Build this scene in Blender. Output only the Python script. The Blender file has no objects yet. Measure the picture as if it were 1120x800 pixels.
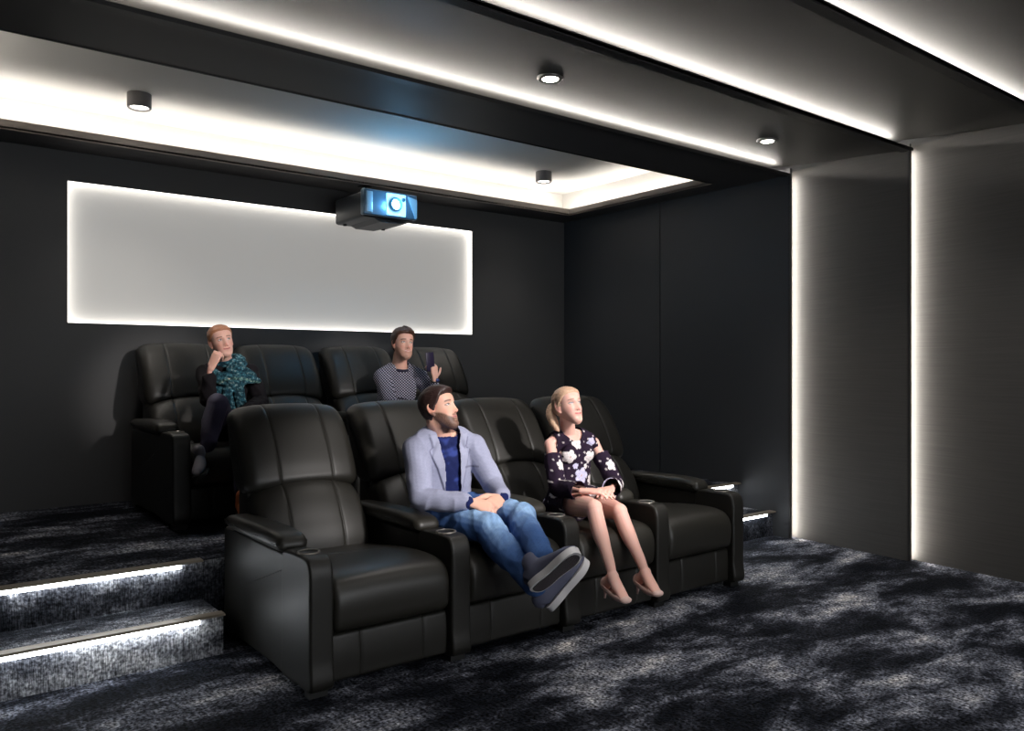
import bpy, bmesh, math, random
import numpy as np
from mathutils import Vector, Matrix, noise
random.seed(7)
V = Vector
C = bpy.context.scene.collection
PI = math.pi

# ------------------------------------------------------------------ materials
def mat(name, color=(.5, .5, .5), rough=.6, metal=0, emit=None, estr=0, attr=False, bump=None, sss=0, spec=None):
    m = bpy.data.materials.new(name); m.use_nodes = True
    nt = m.node_tree; b = nt.nodes['Principled BSDF']
    b.inputs['Base Color'].default_value = (*color, 1)
    b.inputs['Roughness'].default_value = rough
    b.inputs['Metallic'].default_value = metal
    if spec is not None: b.inputs['Specular IOR Level'].default_value = spec
    if emit:
        b.inputs['Emission Color'].default_value = (*emit, 1)
        b.inputs['Emission Strength'].default_value = estr
    if attr:
        a = nt.nodes.new('ShaderNodeAttribute'); a.attribute_name = 'Col'
        nt.links.new(a.outputs['Color'], b.inputs['Base Color'])
    if sss:
        b.inputs['Subsurface Weight'].default_value = sss
        b.inputs['Subsurface Radius'].default_value = (.012, .004, .002)
        b.inputs['Subsurface Scale'].default_value = 1.0
    if bump:
        sc, st, dist = bump
        tc = nt.nodes.new('ShaderNodeTexCoord'); n = nt.nodes.new('ShaderNodeTexNoise')
        n.inputs['Scale'].default_value = sc; n.inputs['Detail'].default_value = 6
        bp = nt.nodes.new('ShaderNodeBump'); bp.inputs['Strength'].default_value = st; bp.inputs['Distance'].default_value = dist
        nt.links.new(tc.outputs['Object'], n.inputs['Vector']); nt.links.new(n.outputs['Fac'], bp.inputs['Height'])
        nt.links.new(bp.outputs['Normal'], b.inputs['Normal'])
    return m

def ramp(nt, stops):
    r = nt.nodes.new('ShaderNodeValToRGB'); e = r.color_ramp.elements
    while len(e) < len(stops): e.new(.5)
    for i, (p, c) in enumerate(stops):
        e[i].position = p; e[i].color = (*c, 1) if len(c) == 3 else c
    return r

def carpet(name, rib=False, rot=-.25):
    m = mat(name, rough=.85, spec=.06); nt = m.node_tree; b = nt.nodes['Principled BSDF']; L = nt.links.new
    tc = nt.nodes.new('ShaderNodeTexCoord'); mp = nt.nodes.new('ShaderNodeMapping')
    mp.inputs['Scale'].default_value = (1.05, 2.3, 1.6); mp.inputs['Rotation'].default_value = (0, 0, rot)
    n1 = nt.nodes.new('ShaderNodeTexNoise'); n1.inputs['Scale'].default_value = 1.35; n1.inputs['Detail'].default_value = 9
    n1.inputs['Roughness'].default_value = .70; n1.inputs['Distortion'].default_value = .25
    L(tc.outputs['Object'], mp.inputs['Vector']); L(mp.outputs['Vector'], n1.inputs['Vector'])
    r1 = ramp(nt, [(.40, (.015, .017, .022)), (.48, (.07, .074, .088)), (.56, (.30, .31, .335)), (.70, (.72, .72, .72))] if rib else [(.41, (.005, .006, .009)), (.49, (.022, .024, .032)), (.55, (.105, .112, .138)), (.61, (.24, .245, .27)), (.70, (.62, .59, .57))])  # riser stops paler: stair strip light partly put into the colour
    L(n1.outputs['Fac'], r1.inputs['Fac'])
    # streaks of pile and a fine speckle
    mp2 = nt.nodes.new('ShaderNodeMapping'); mp2.inputs['Scale'].default_value = (40, 9, 9) if not rib else (130, 20, 14)
    mp2.inputs['Rotation'].default_value = (0, 0, .1 if not rib else 0)
    n2 = nt.nodes.new('ShaderNodeTexNoise'); n2.inputs['Scale'].default_value = 1.6; n2.inputs['Detail'].default_value = 4
    L(tc.outputs['Object'], mp2.inputs['Vector']); L(mp2.outputs['Vector'], n2.inputs['Vector'])
    n3 = nt.nodes.new('ShaderNodeTexNoise'); n3.inputs['Scale'].default_value = 80; n3.inputs['Detail'].default_value = 2
    L(tc.outputs['Object'], n3.inputs['Vector'])
    r2 = ramp(nt, [(.32, (.35, .35, .35)), (.68, (1.35, 1.35, 1.35))]); L(n2.outputs['Fac'], r2.inputs['Fac'])
    r3 = ramp(nt, [(.36, (.40, .40, .41)), (.66, (1.6, 1.6, 1.6))] if rib else [(.36, (.12, .12, .13)), (.66, (2.3, 2.3, 2.28))]); L(n3.outputs['Fac'], r3.inputs['Fac'])
    def mul(a, c):
        x = nt.nodes.new('ShaderNodeMix'); x.data_type = 'RGBA'; x.blend_type = 'MULTIPLY'; x.inputs['Factor'].default_value = 1
        L(a, x.inputs['A']); L(c, x.inputs['B']); return x.outputs['Result']
    c = mul(mul(r1.outputs['Color'], r2.outputs['Color']), r3.outputs['Color'])
    L(c, b.inputs['Base Color'])
    bp = nt.nodes.new('ShaderNodeBump'); bp.inputs['Strength'].default_value = .9; bp.inputs['Distance'].default_value = .008
    ad = nt.nodes.new('ShaderNodeMath'); ad.operation = 'ADD'
    L(n3.outputs['Fac'], ad.inputs[0]); L(n2.outputs['Fac'], ad.inputs[1])
    L(ad.outputs[0], bp.inputs['Height']); L(bp.outputs['Normal'], b.inputs['Normal'])
    return m

def brushed(name, c0, c1, rough=.45):
    m = mat(name, rough=rough); nt = m.node_tree; b = nt.nodes['Principled BSDF']; L = nt.links.new
    tc = nt.nodes.new('ShaderNodeTexCoord'); mp = nt.nodes.new('ShaderNodeMapping'); mp.inputs['Scale'].default_value = (1, 1.2, 55)
    n = nt.nodes.new('ShaderNodeTexNoise'); n.inputs['Scale'].default_value = 2.2; n.inputs['Detail'].default_value = 6
    L(tc.outputs['Object'], mp.inputs['Vector']); L(mp.outputs['Vector'], n.inputs['Vector'])
    r = ramp(nt, [(.3, c0), (.7, c1)]); L(n.outputs['Fac'], r.inputs['Fac']); L(r.outputs['Color'], b.inputs['Base Color'])
    return m

M = dict(
    leather=mat('leather', (.0125, .0116, .0092), .47, bump=(260, .10, .002), spec=.46),
    leather_pad=mat('leather_pad', (.0185, .0170, .0130), .43, bump=(260, .10, .002), spec=.52),
    cup=mat('cup_metal', (.30, .28, .25), .35, .7),
    cup_in=mat('cup_inside', (.004, .004, .004), .5),
    plastic=mat('black_plastic', (.008, .008, .008), .5),
    carpet=carpet('carpet', rot=1.15), carpet_platform=carpet('carpet_platform', rot=-.1), carpet_rib=carpet('carpet_riser', True),
    wall=mat('wall_charcoal', (.064, .064, .065), .62, bump=(340, .25, .001), spec=.3),
    wallA=mat('wall_side', (.040, .042, .045), .55, bump=(340, .2, .001), spec=.35),
    band=brushed('wall_band', (.034, .032, .029), (.046, .043, .039), .6),
    soffit=mat('ceiling_charcoal', (.045, .043, .043), .55, bump=(300, .15, .001), spec=.35),
    soffitB=mat('ceiling_band', (.015, .014, .013), .55, spec=.35),
    edge=mat('edge_trim', (.055, .05, .045), .5),
    edge_dark=mat('edge_dark', (.010, .010, .010), .5),
    tray=mat('tray_white', (.62, .60, .565), .75),
    lip=mat('tray_lip', (.20, .17, .145), .6),
    led=mat('led_white', (1, 1, 1), .5, emit=(1, .94, .86), estr=78),
    led_ceiling=mat('led_ceiling', (1, 1, 1), .5, emit=(1, .94, .86), estr=84),
    led_tray=mat('led_tray', (1, 1, 1), .5, emit=(1, .95, .88), estr=33),
    led_panel=mat('led_panel', (1, 1, 1), .5, emit=(1, .95, .88), estr=2.6),
    led_stair=mat('led_stair', (1, 1, 1), .5, emit=(.92, .96, 1), estr=17),
    nosing=mat('nosing_aluminium', (.30, .255, .20), .42, .35),
    acrylic=mat('lit_acrylic', (.62, .61, .585), .6, emit=(1, .97, .93), estr=.22),
    spot=mat('spot_glow', (1, 1, 1), .5, emit=(1, .95, .88), estr=14),
    spot_body=mat('spot_body', (.16, .15, .145), .5, .2),
    spot_ring=mat('spot_ring', (.25, .24, .23), .35, .8),
    proj=mat('projector_body', (.012, .016, .022), .45),
    proj_front=mat('projector_front', (.10, .16, .22), .35, .5),
    proj_plate=mat('projector_plate', (.5, .75, .9), .4, emit=(.30, .66, 1), estr=.8),  # emission stands in for lens glow over the plate
    lens=mat('lens_glow', (1, 1, 1), .3, emit=(.62, .88, 1), estr=16),
    lens_ring=mat('lens_ring', (.02, .06, .09), .3, .6, emit=(.1, .5, .9), estr=.25),  # barrel emission stands in for glow from the lens
    grey_plate=mat('projector_trim', (.28, .36, .42), .4, .3, emit=(.2, .5, .8), estr=.08),  # faint blue emission stands in for lens glow on the trim
    skin=mat('skin', rough=.5, attr=True, sss=.12, spec=.4),
    cloth=mat('cloth', rough=.85, attr=True, bump=(420, .35, .002), spec=.2),
    hair=mat('hair', rough=.45, attr=True, bump=(130, .5, .004), spec=.5),
    shoe_c=mat('shoe_canvas', (.10, .105, .16), .8, bump=(500, .3, .001)),
    rubber=mat('shoe_rubber', (.62, .60, .60), .6),
    tread=mat('shoe_tread', (.055, .045, .05), .7, bump=(160, 1, .006)),
    pump=mat('pump_leather', (.74, .50, .44), .35),
    phone=mat('phone', (.02, .015, .04), .25),
    watch=mat('watch_face', (.05, .07, .2), .2, .3),
    screen=mat('screen', (.8, .8, .8), .6, emit=(.93, .96, 1), estr=.9),  # emission added so the unseen screen lights the people
)

# ------------------------------------------------------------------ object helpers
def link(name, me_or_none, parent=None):
    o = bpy.data.objects.new(name, me_or_none); C.objects.link(o)
    if parent is not None:
        o.parent = parent
        if parent.type == 'EMPTY': o.matrix_parent_inverse = Matrix.Translation(-parent.location)
    return o
def tag(o, label=None, cat=None, group=None, kind=None):
    if label: o['label'] = label
    if cat: o['category'] = cat
    if group: o['group'] = group
    if kind: o['kind'] = kind
    return o
def thing(name, label, cat, loc=(0, 0, 0), group=None):
    o = bpy.data.objects.new(name, None); C.objects.link(o); o.location = loc; o.empty_display_size = .1
    return tag(o, label, cat, group)
def obj(name, bm, m, parent=None, smooth=True, angle=None):
    bmesh.ops.recalc_face_normals(bm, faces=bm.faces)
    me = bpy.data.meshes.new(name); bm.to_mesh(me); bm.free()
    if smooth:
        me.polygons.foreach_set('use_smooth', [True] * len(me.polygons))
        if angle: me.set_sharp_from_angle(angle=angle)
    for x in (m if isinstance(m, (list, tuple)) else [m]): me.materials.append(x)
    return link(name, me, parent)
def struct(name, bm, m, parent=None, smooth=False):
    o = obj(name, bm, m, parent, smooth)
    if parent is None: o['kind'] = 'structure'
    return o
def dup(root, loc, label, group=None):
    r = root.copy(); C.objects.link(r); r.location = loc; r['label'] = label
    if group: r['group'] = group
    for ch in list(root.children):
        c = ch.copy(); C.objects.link(c); c.parent = r
        for g in list(ch.children):
            d = g.copy(); C.objects.link(d); d.parent = c
    return r
def box(bm, x0, x1, y0, y1, z0, z1, bev=0):
    vs = [bm.verts.new((x, y, z)) for x in (x0, x1) for y in (y0, y1) for z in (z0, z1)]
    fs = [bm.faces.new([vs[i] for i in f]) for f in ((0, 1, 3, 2), (4, 6, 7, 5), (0, 4, 5, 1), (2, 3, 7, 6), (0, 2, 6, 4), (1, 5, 7, 3))]
    if bev:
        es = {e for f in fs for e in f.edges}
        bmesh.ops.bevel(bm, geom=list(es), offset=bev, segments=3, profile=.5, affect='EDGES')
    return bm
def B(*a, **k): return box(bmesh.new(), *a, **k)
def prism(bm, pts, axis, a0, a1):
    """closed 2-D polygon extruded along axis ('x': pts=(y,z), 'y': pts=(x,z), 'z': pts=(x,y))"""
    def mk(p, a): return {'x': (a, p[0], p[1]), 'y': (p[0], a, p[1]), 'z': (p[0], p[1], a)}[axis]
    A = [bm.verts.new(mk(p, a0)) for p in pts]; Bv = [bm.verts.new(mk(p, a1)) for p in pts]
    n = len(pts); bm.faces.new(A[::-1]); bm.faces.new(Bv)
    for i in range(n): bm.faces.new((A[i], A[(i + 1) % n], Bv[(i + 1) % n], Bv[i]))
    return bm
def cyl(bm, c, ax, r0, r1, h, n=32, cap=True):
    ax = V(ax).normalized(); s = ax.orthogonal().normalized(); t = ax.cross(s); c = V(c)
    R = [[bm.verts.new(c + ax * (h * k) + (s * math.cos(2 * PI * i / n) + t * math.sin(2 * PI * i / n)) * r) for i in range(n)] for k, r in ((0, r0), (1, r1))]
    for i in range(n): bm.faces.new((R[0][i], R[0][(i + 1) % n], R[1][(i + 1) % n], R[1][i]))
    if cap: bm.faces.new(R[0][::-1]); bm.faces.new(R[1])
    return bm
def lathe(bm, c, prof, n=40, ax='z'):
    rings = []
    for r, h in prof:
        if r < 1e-6: rings.append([bm.verts.new(V(c) + V((0, 0, h)))])
        else: rings.append([bm.verts.new(V(c) + V((r * math.cos(2 * PI * i / n), r * math.sin(2 * PI * i / n), h))) for i in range(n)])
    for a, b in zip(rings, rings[1:]):
        for i in range(n):
            j = (i + 1) % n
            if len(a) == 1: bm.faces.new((a[0], b[i], b[j]))
            elif len(b) == 1: bm.faces.new((a[i], b[0], a[j]))
            else: bm.faces.new((a[i], a[j], b[j], b[i]))
    return bm
def cr(p0, p1, p2, p3, t):
    return .5 * ((2 * p1) + (p2 - p0) * t + (2 * p0 - 5 * p1 + 4 * p2 - p3) * t * t + (3 * p1 - p0 - 3 * p2 + p3) * t ** 3)
def closed_spline(pts, k=5):
    P = [np.array(p, float) for p in pts]; n = len(P); out = []
    for i in range(n):
        for j in range(k): out.append(cr(P[i - 1], P[i], P[(i + 1) % n], P[(i + 2) % n], j / k))
    return out
def cushion(bm, prof, x0, x1, r=.05, seams=(), depth=.006, k=5, arch=None, crown=.0, mid=9):
    """a yz profile swept across x with pillowy rounded ends, creased along seams; arch(y,z,f) lifts z"""
    P = closed_spline(prof, k); n = len(P)
    cen = sum(P) / n; nor = []
    for i in range(n):
        d = P[(i + 1) % n] - P[i - 1]; q = np.array([d[1], -d[0]]); q /= np.linalg.norm(q) + 1e-9; nor.append(q)
    area = sum(P[i][0] * P[(i + 1) % n][1] - P[(i + 1) % n][0] * P[i][1] for i in range(n))
    if area < 0: nor = [-q for q in nor]
    st = [(x0 + r * (1 - math.cos(a)), r * (1 - math.sin(a))) for a in [PI / 2 * i / 7 for i in range(8)]]
    right = [(x0 + x1 - x, i) for x, i in st[::-1]]
    w = x1 - x0; mids = sorted([x0 + r + (w - 2 * r) * i / mid for i in range(1, mid)] +
                               [x0 + w * s + d for s in seams for d in (-.016, -.006, -.0022, 0, .0022, .006, .016)])
    mm = []
    for x in mids:
        ins = 0
        for s in seams: ins = max(ins, depth * math.exp(-((x - x0 - w * s) / .0045) ** 2))
        mm.append((x, ins))
    cap_in = min(.004, r * .3)
    rings = []
    for x, ins in [(x0, r + cap_in)] + st + mm + right + [(x1, r + cap_in)]:
        f = 2 * (x - x0) / w - 1; ring = []
        for p, q in zip(P, nor):
            y, z = p - q * (ins - crown * (1 - f * f))
            if arch: z += arch(y, z, f)
            ring.append(bm.verts.new((x, y, z)))
        rings.append(ring)
    for a, b in zip(rings, rings[1:]):
        for i in range(n): bm.faces.new((a[i], a[(i + 1) % n], b[(i + 1) % n], b[i]))
    bm.faces.new(rings[0]); bm.faces.new(rings[-1][::-1])
    return bm

# ------------------------------------------------------------------ room
XA, XB = 5.373, 5.458            # the side wall's proud plane and its recessed plane behind each edge
YB, SZ = 6.093, 2.745           # rear wall, soffit height
XL, YF = -.75, -2.5
EDG = [3.52, 2.62, 1.78]        # front edges of the ceiling and wall bands
struct('floor', B(XL, 5.6, YF - .1, YB + .1, -.06, 0), M['carpet'])
pl = struct('floor_platform', B(XL, XA, 4.0, YB, .0005, .36), M['carpet_platform'])
pr = struct('trim_1', B(XL, XA, 3.992, 3.9995, .001, .359), M['carpet_rib'])      # carpet on the riser
# rear wall with the recess for the lit panel
bm = bmesh.new(); PX0, PX1, PZ0, PZ1 = .942, 4.25, 1.595, 2.548
for a in ((XL - .1, PX0, 0, 3.3), (PX1, 5.6, 0, 3.3), (PX0, PX1, 0, PZ0), (PX0, PX1, PZ1, 3.3)):
    box(bm, a[0], a[1], YB, YB + .09, a[2], a[3])
bmesh.ops.remove_doubles(bm, verts=bm.verts, dist=1e-5)
struct('wall_back', bm, M['wall'])
t = thing('light_panel', 'large white rectangular backlit panel recessed in the dark rear wall', 'light panel', ((PX0 + PX1) / 2, YB + .05, PZ0))
obj('diffuser', B(PX0, PX1, YB + .062, YB + .085, PZ0, PZ1), M['acrylic'], t, False)
for a in ((PX0, PX0 + .006, PZ0, PZ1), (PX1 - .006, PX1, PZ0, PZ1), (PX0 + .006, PX1 - .006, PZ0, PZ0 + .006), (PX0 + .006, PX1 - .006, PZ1 - .006, PZ1)):
    obj('led_strip', B(a[0], a[1], YB + .012, YB + .058, a[2], a[3]), M['led_panel'], t, False)
struct('wall_left', B(XL - .1, XL, YF, YB, 0, 3.3), M['wall'])
struct('wall_front', B(XL - .1, 5.6, YF - .1, YF, 0, 3.3), M['wall'])
# side wall, rear part: two flush panels with a shadow joint
bm = bmesh.new()
box(bm, XA, XA + .02, 4.822, YB, 0, SZ + .05); box(bm, XA, XA + .02, EDG[0], 4.812, 0, SZ + .05)
box(bm, XA + .02, XA + .03, EDG[0] + .09, YB, 0, SZ + .05)
struct('wall_right', bm, M['wallA'])
struct('wall_right_outer', B(5.5, 5.6, YF, YB, 0, 3.3), M['wall'])
def band(y_rear, y_front, i):
    """one slanting wall panel and ceiling panel: recessed at the rear, proud at its front edge, where the next strip hides"""
    struct('wall_right.00%d' % i, prism(bmesh.new(), [(XB, y_rear + .17), (XA, y_front), (XA + .02, y_front), (XB + .02, y_rear + .17)], 'z', 0, SZ + .04), M['band'])
    struct('ceiling.00%d' % i, prism(bmesh.new(), [(y_rear + .35, SZ + .115), (y_front, SZ), (y_front, SZ + .02), (y_rear + .35, SZ + .135)], 'x', XL, XA + .05), M['soffitB'])
band(EDG[0], EDG[1], 1); band(EDG[1], EDG[2], 2); band(EDG[2], .9, 3)
struct('wall_right.004', B(XB, XB + .02, YF, .95, 0, SZ + .06), M['band'])
struct('ceiling.004', B(XL, XA + .05, YF, .95, SZ + .06, SZ + .08), M['soffitB'])
for i, y in enumerate(EDG):
    struct('trim_%d' % (i + 2), B(XL, XA, y, y + .055, SZ - .008, SZ + .012), M['edge_dark'])
    struct('trim_%d' % (i + 5), B(XA - .004, XA + .022, y - .001, y + .012, 0, SZ), M['edge_dark'])
    s = obj('ceiling_led_strip', B(XL, XA, y + .130, y + .145, SZ + .036, SZ + .048), M['led_ceiling'], None, False)
    tag(s, ['white light strip along the ceiling edge just in front of the white tray',
            'white light strip along the ceiling edge between the spotlit ceiling band and the next',
            'white light strip across the top right corner of the ceiling, closest to the viewer'][i], 'light strip', 'light strips hidden behind the ceiling edges')
    if i < 2:
        s = obj('wall_led_strip', B(XA + .024, XA + .038, y + .028, y + .040, .004, SZ), M['led'], None, False)
        tag(s, ['vertical white light strip on the side wall, nearer the recliners',
                'vertical white light strip on the side wall, farther from the recliners'][i], 'light strip', 'upright light strips on the side wall')
# soffit beam, side and rear borders round the tray
TX0, TX1, TY0, TY1, TZ = .10, 5.12, 4.07, 5.738, 3.02
bm = bmesh.new()
box(bm, XL, XA, EDG[0] + .004, TY0, SZ, SZ + .012)
struct('ceiling', bm, M['soffit'])
bm = bmesh.new()
box(bm, XL, TX0, TY0, YB, SZ, SZ + .012); box(bm, TX1, XA, TY0, YB, SZ, SZ + .012); box(bm, TX0, TX1, TY1, YB, SZ, SZ + .012)
bmesh.ops.remove_doubles(bm, verts=bm.verts, dist=1e-5)
struct('ceiling.005', bm, M['soffit'])
bm = bmesh.new()
box(bm, TX0 - .02, TX1 + .02, TY1, TY1 + .022, SZ - .004, SZ + .045); box(bm, TX1, TX1 + .022, TY0, TY1, SZ - .004, SZ + .045)
box(bm, TX0 - .022, TX0, TY0, TY1, SZ - .004, SZ + .045)
box(bm, TX0 - .02, TX1 + .035, TY1 + .022, TY1 + .05, SZ + .01, SZ + .062); box(bm, TX1 + .022, TX1 + .05, TY0, TY1 + .04, SZ + .01, SZ + .062)
struct('trim_8', bm, M['lip'])
struct('trim_9', B(TX0, TX1, TY0 - .012, TY0, SZ - .004, TZ), M['edge_dark'])
struct('ceiling_tray', B(TX0 - .3, TX1 + .25, TY0 - .05, YB - .02, TZ, TZ + .03), M['tray'])
bm = bmesh.new()
box(bm, TX0 - .3, XA - .02, YB - .03, YB - .01, SZ + .015, TZ); box(bm, XA - .05, XA - .03, TY0, YB - .03, SZ + .015, TZ)
box(bm, TX0 - .3, TX0 - .28, TY0, YB - .03, SZ + .015, TZ)
struct('trim_10', bm, M['tray'])
for k, a in enumerate(((TX0 - .2, TX1 + .1, TY1 + .10, TY1 + .13), (TX1 + .10, TX1 + .13, TY0 + .05, TY1 + .10), (TX0 - .16, TX0 - .13, TY0 + .05, TY1 + .1))):
    s = obj('tray_led_strip', B(*a, SZ + .016, SZ + .034), M['led_tray'], None, False)
    tag(s, ['long white light strip along the rear edge of the white ceiling tray', 'white light strip along the side edge of the ceiling tray near the side wall',
            'white light strip along the far side edge of the ceiling tray'][k], 'light strip', 'light strips round the ceiling tray')
# lights in the tray and in the dark band
def lamp(name, kind, loc, rot, energy, color, **k):
    l = bpy.data.lights.new(name, kind); l.energy = energy; l.color = color
    for a, b in k.items(): setattr(l, a, b)
    o = bpy.data.objects.new(name, l); C.objects.link(o); o.location = loc; o.rotation_euler = rot; return o
for i, x in enumerate((1.245, 4.575)):
    y = 5.46
    t = thing('surface_spotlight', ['round grey surface spotlight on the white ceiling tray, farther from the projector', 'round grey surface spotlight on the white ceiling tray beside the tray corner'][i], 'spotlight', (x, y, TZ), 'surface spotlights on the ceiling tray')
    obj('housing', lathe(bmesh.new(), (x, y, TZ), [(0, 0), (.072, 0), (.072, -.085), (.066, -.092), (.058, -.085), (.056, -.06), (0, -.058)]), M['spot_body'], t, True, .6)
    obj('lens', lathe(bmesh.new(), (x, y, TZ), [(0, -.0605), (.050, -.062), (.050, -.080), (0, -.088)]), M['spot'], t)
    lamp('spot_beam', 'SPOT', (x, y, TZ - .10), (0, 0, 0), 22, (1, .93, .85), spot_size=1.7, spot_blend=.8, shadow_soft_size=.05)
for i, x in enumerate((2.70, 4.58)):
    y, z = 3.17, SZ + .050
    t = thing('recessed_spotlight', ['bright recessed spotlight in the dark ceiling band above the recliners', 'bright recessed spotlight in the dark ceiling band close to the side wall'][i], 'spotlight', (x, y, z), 'recessed spotlights in the dark ceiling band')
    obj('ring', lathe(bmesh.new(), (x, y, z), [(.045, .01), (.068, .004), (.070, -.004), (.062, -.014), (.046, -.012), (.043, 0), (.045, .01)]), M['spot_ring'], t)
    obj('lens', lathe(bmesh.new(), (x, y, z), [(0, -.002), (.042, -.002), (.040, -.012), (0, -.018)]), M['spot'], t)
    lamp('spot_beam', 'SPOT', (x, y, z - .03), (0, 0, 0), 46, (1, .95, .9), spot_size=1.5, spot_blend=.9, shadow_soft_size=.05)

# steps with lit nosings
def nosing(x0, x1, y, z, s0, s1, label, parent=None, cat='step nosing'):
    n = thing('lit_step_nosing', label, cat, ((x0 + x1) / 2, y, z), 'lit nosings on the carpeted steps')
    bm = bmesh.new(); prism(bm, [(y - .030, z + .001), (y - .030, z + .007), (y - .024, z + .011), (y + .028, z + .011), (y + .032, z + .001)], 'x', x0, x1)
    obj('profile', bm, M['nosing'], n, False)
    obj('led_strip', B(s0, s1, y - .028, y - .011, z - .017, z + .0005), M['led_stair'], n, False)
SX = 1.19
for nm, x0, x1, lab in (('carpeted_step', XL, SX, 'low carpeted step up to the platform beside the empty front recliner'), ('carpeted_step', 4.14, XA, 'small carpeted step between the front recliners and the side wall')):
    s = obj(nm, B(x0, x1, 3.672, 3.99, .001, .18), M['carpet_rib'], None, False); tag(s, lab, 'step', 'carpeted steps up to the platform')
nosing(XL, SX, 3.672, .18, XL, SX - .11, 'lit metal nosing on the low step beside the empty front recliner')
nosing(XL, SX, 3.992, .36, XL, SX - .10, 'lit metal nosing on the platform edge above the low step on the near side')
nosing(4.14, XA, 3.672, .18, 4.14, XA - .11, 'short lit nosing on the low step by the side wall')
nosing(4.14, XA, 3.992, .36, 4.14, XA - .10, 'short lit nosing on the platform edge by the side wall')

# ------------------------------------------------------------------ projector
t = thing('projector', 'dark ceiling projector with a glowing blue-white lens above the lit panel', 'projector', (3.02, 5.7, 2.5))
px0, px1, py0, py1, pz0, pz1 = 2.80, 3.24, 5.44, 5.93, 2.425, 2.625
obj('housing', B(px0, px1, py0, py1, pz0, pz1, bev=.022), M['proj'], t, True, .7)
obj('underside_cover', prism(bmesh.new(), [(px0 + .10, pz0 + .004), (px0 + .16, pz0 - .022), (px1 - .12, pz0 - .022), (px1 - .03, pz0 + .004)], 'y', py0 + .03, py1 - .05), M['proj'], t, False)
obj('front_bezel', B(px0 - .012, px1 + .012, py0 - .028, py0 + .03, pz0 + .012, pz1 + .008, bev=.012), M['proj_front'], t, True, .7)
obj('intake_slot', B(px0 + .008, px0 + .062, py0 - .036, py0 - .02, pz0 + .03, pz1 - .012, bev=.006), M['grey_plate'], t)
obj('lens_plate', B(px0 + .175, px0 + .345, py0 - .038, py0 - .02, pz0 + .025, pz1 - .006, bev=.006), M['proj_plate'], t)
bm = bmesh.new(); prism(bm, [(px1 - .075, pz1 - .015), (px1 + .003, pz1 - .03), (px1 + .003, pz0 + .028), (px1 - .01, pz0 + .02)], 'y', py0 - .036, py0 - .02)
obj('exhaust_plate', bm, M['grey_plate'], t, False)
lc = V((px0 + .245, py0 - .03, (pz0 + pz1) / 2 + .008))
bm = bmesh.new()
prof = [(.040, 0), (.052, 0), (.054, .03), (.048, .042), (.040, .040), (.038, .0)]
n = 40; rings = [[bm.verts.new(lc + V((r * math.cos(2 * PI * i / n), -h, r * math.sin(2 * PI * i / n)))) for i in range(n)] for r, h in prof]
for a, b in zip(rings, rings[1:]):
    for i in range(n): bm.faces.new((a[i], a[(i + 1) % n], b[(i + 1) % n], b[i]))
obj('lens_barrel', bm, M['lens_ring'], t)
bm = bmesh.new(); cyl(bm, lc + V((0, -.012, 0)), (0, -1, 0), .040, .026, .018); obj('lens', bm, M['lens'], t)
bm = bmesh.new(); cyl(bm, lc + V((.075, -.006, .045)), (0, -1, 0), .016, .013, .012, 20); obj('sensor', bm, M['lens_ring'], t)
bm = bmesh.new(); cyl(bm, (3.02, 5.84, 2.62), (0, 0, 1), .02, .02, .127, 20); cyl(bm, (3.02, 5.84, 2.738), (0, 0, 1), .06, .06, .008, 24)
obj('mount', bm, M['plastic'], t)
for x in (px0 + .05, px1 - .05):
    bm = bmesh.new(); cyl(bm, (x, py1 - .08, pz0 - .012), (0, 0, 1), .014, .016, .014, 16); obj('foot', bm, M['plastic'], t)
lamp('lens_light', 'POINT', lc + V((0, -.10, .0)), (0, 0, 0), 7.0, (.20, .58, 1), shadow_soft_size=.04)

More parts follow.
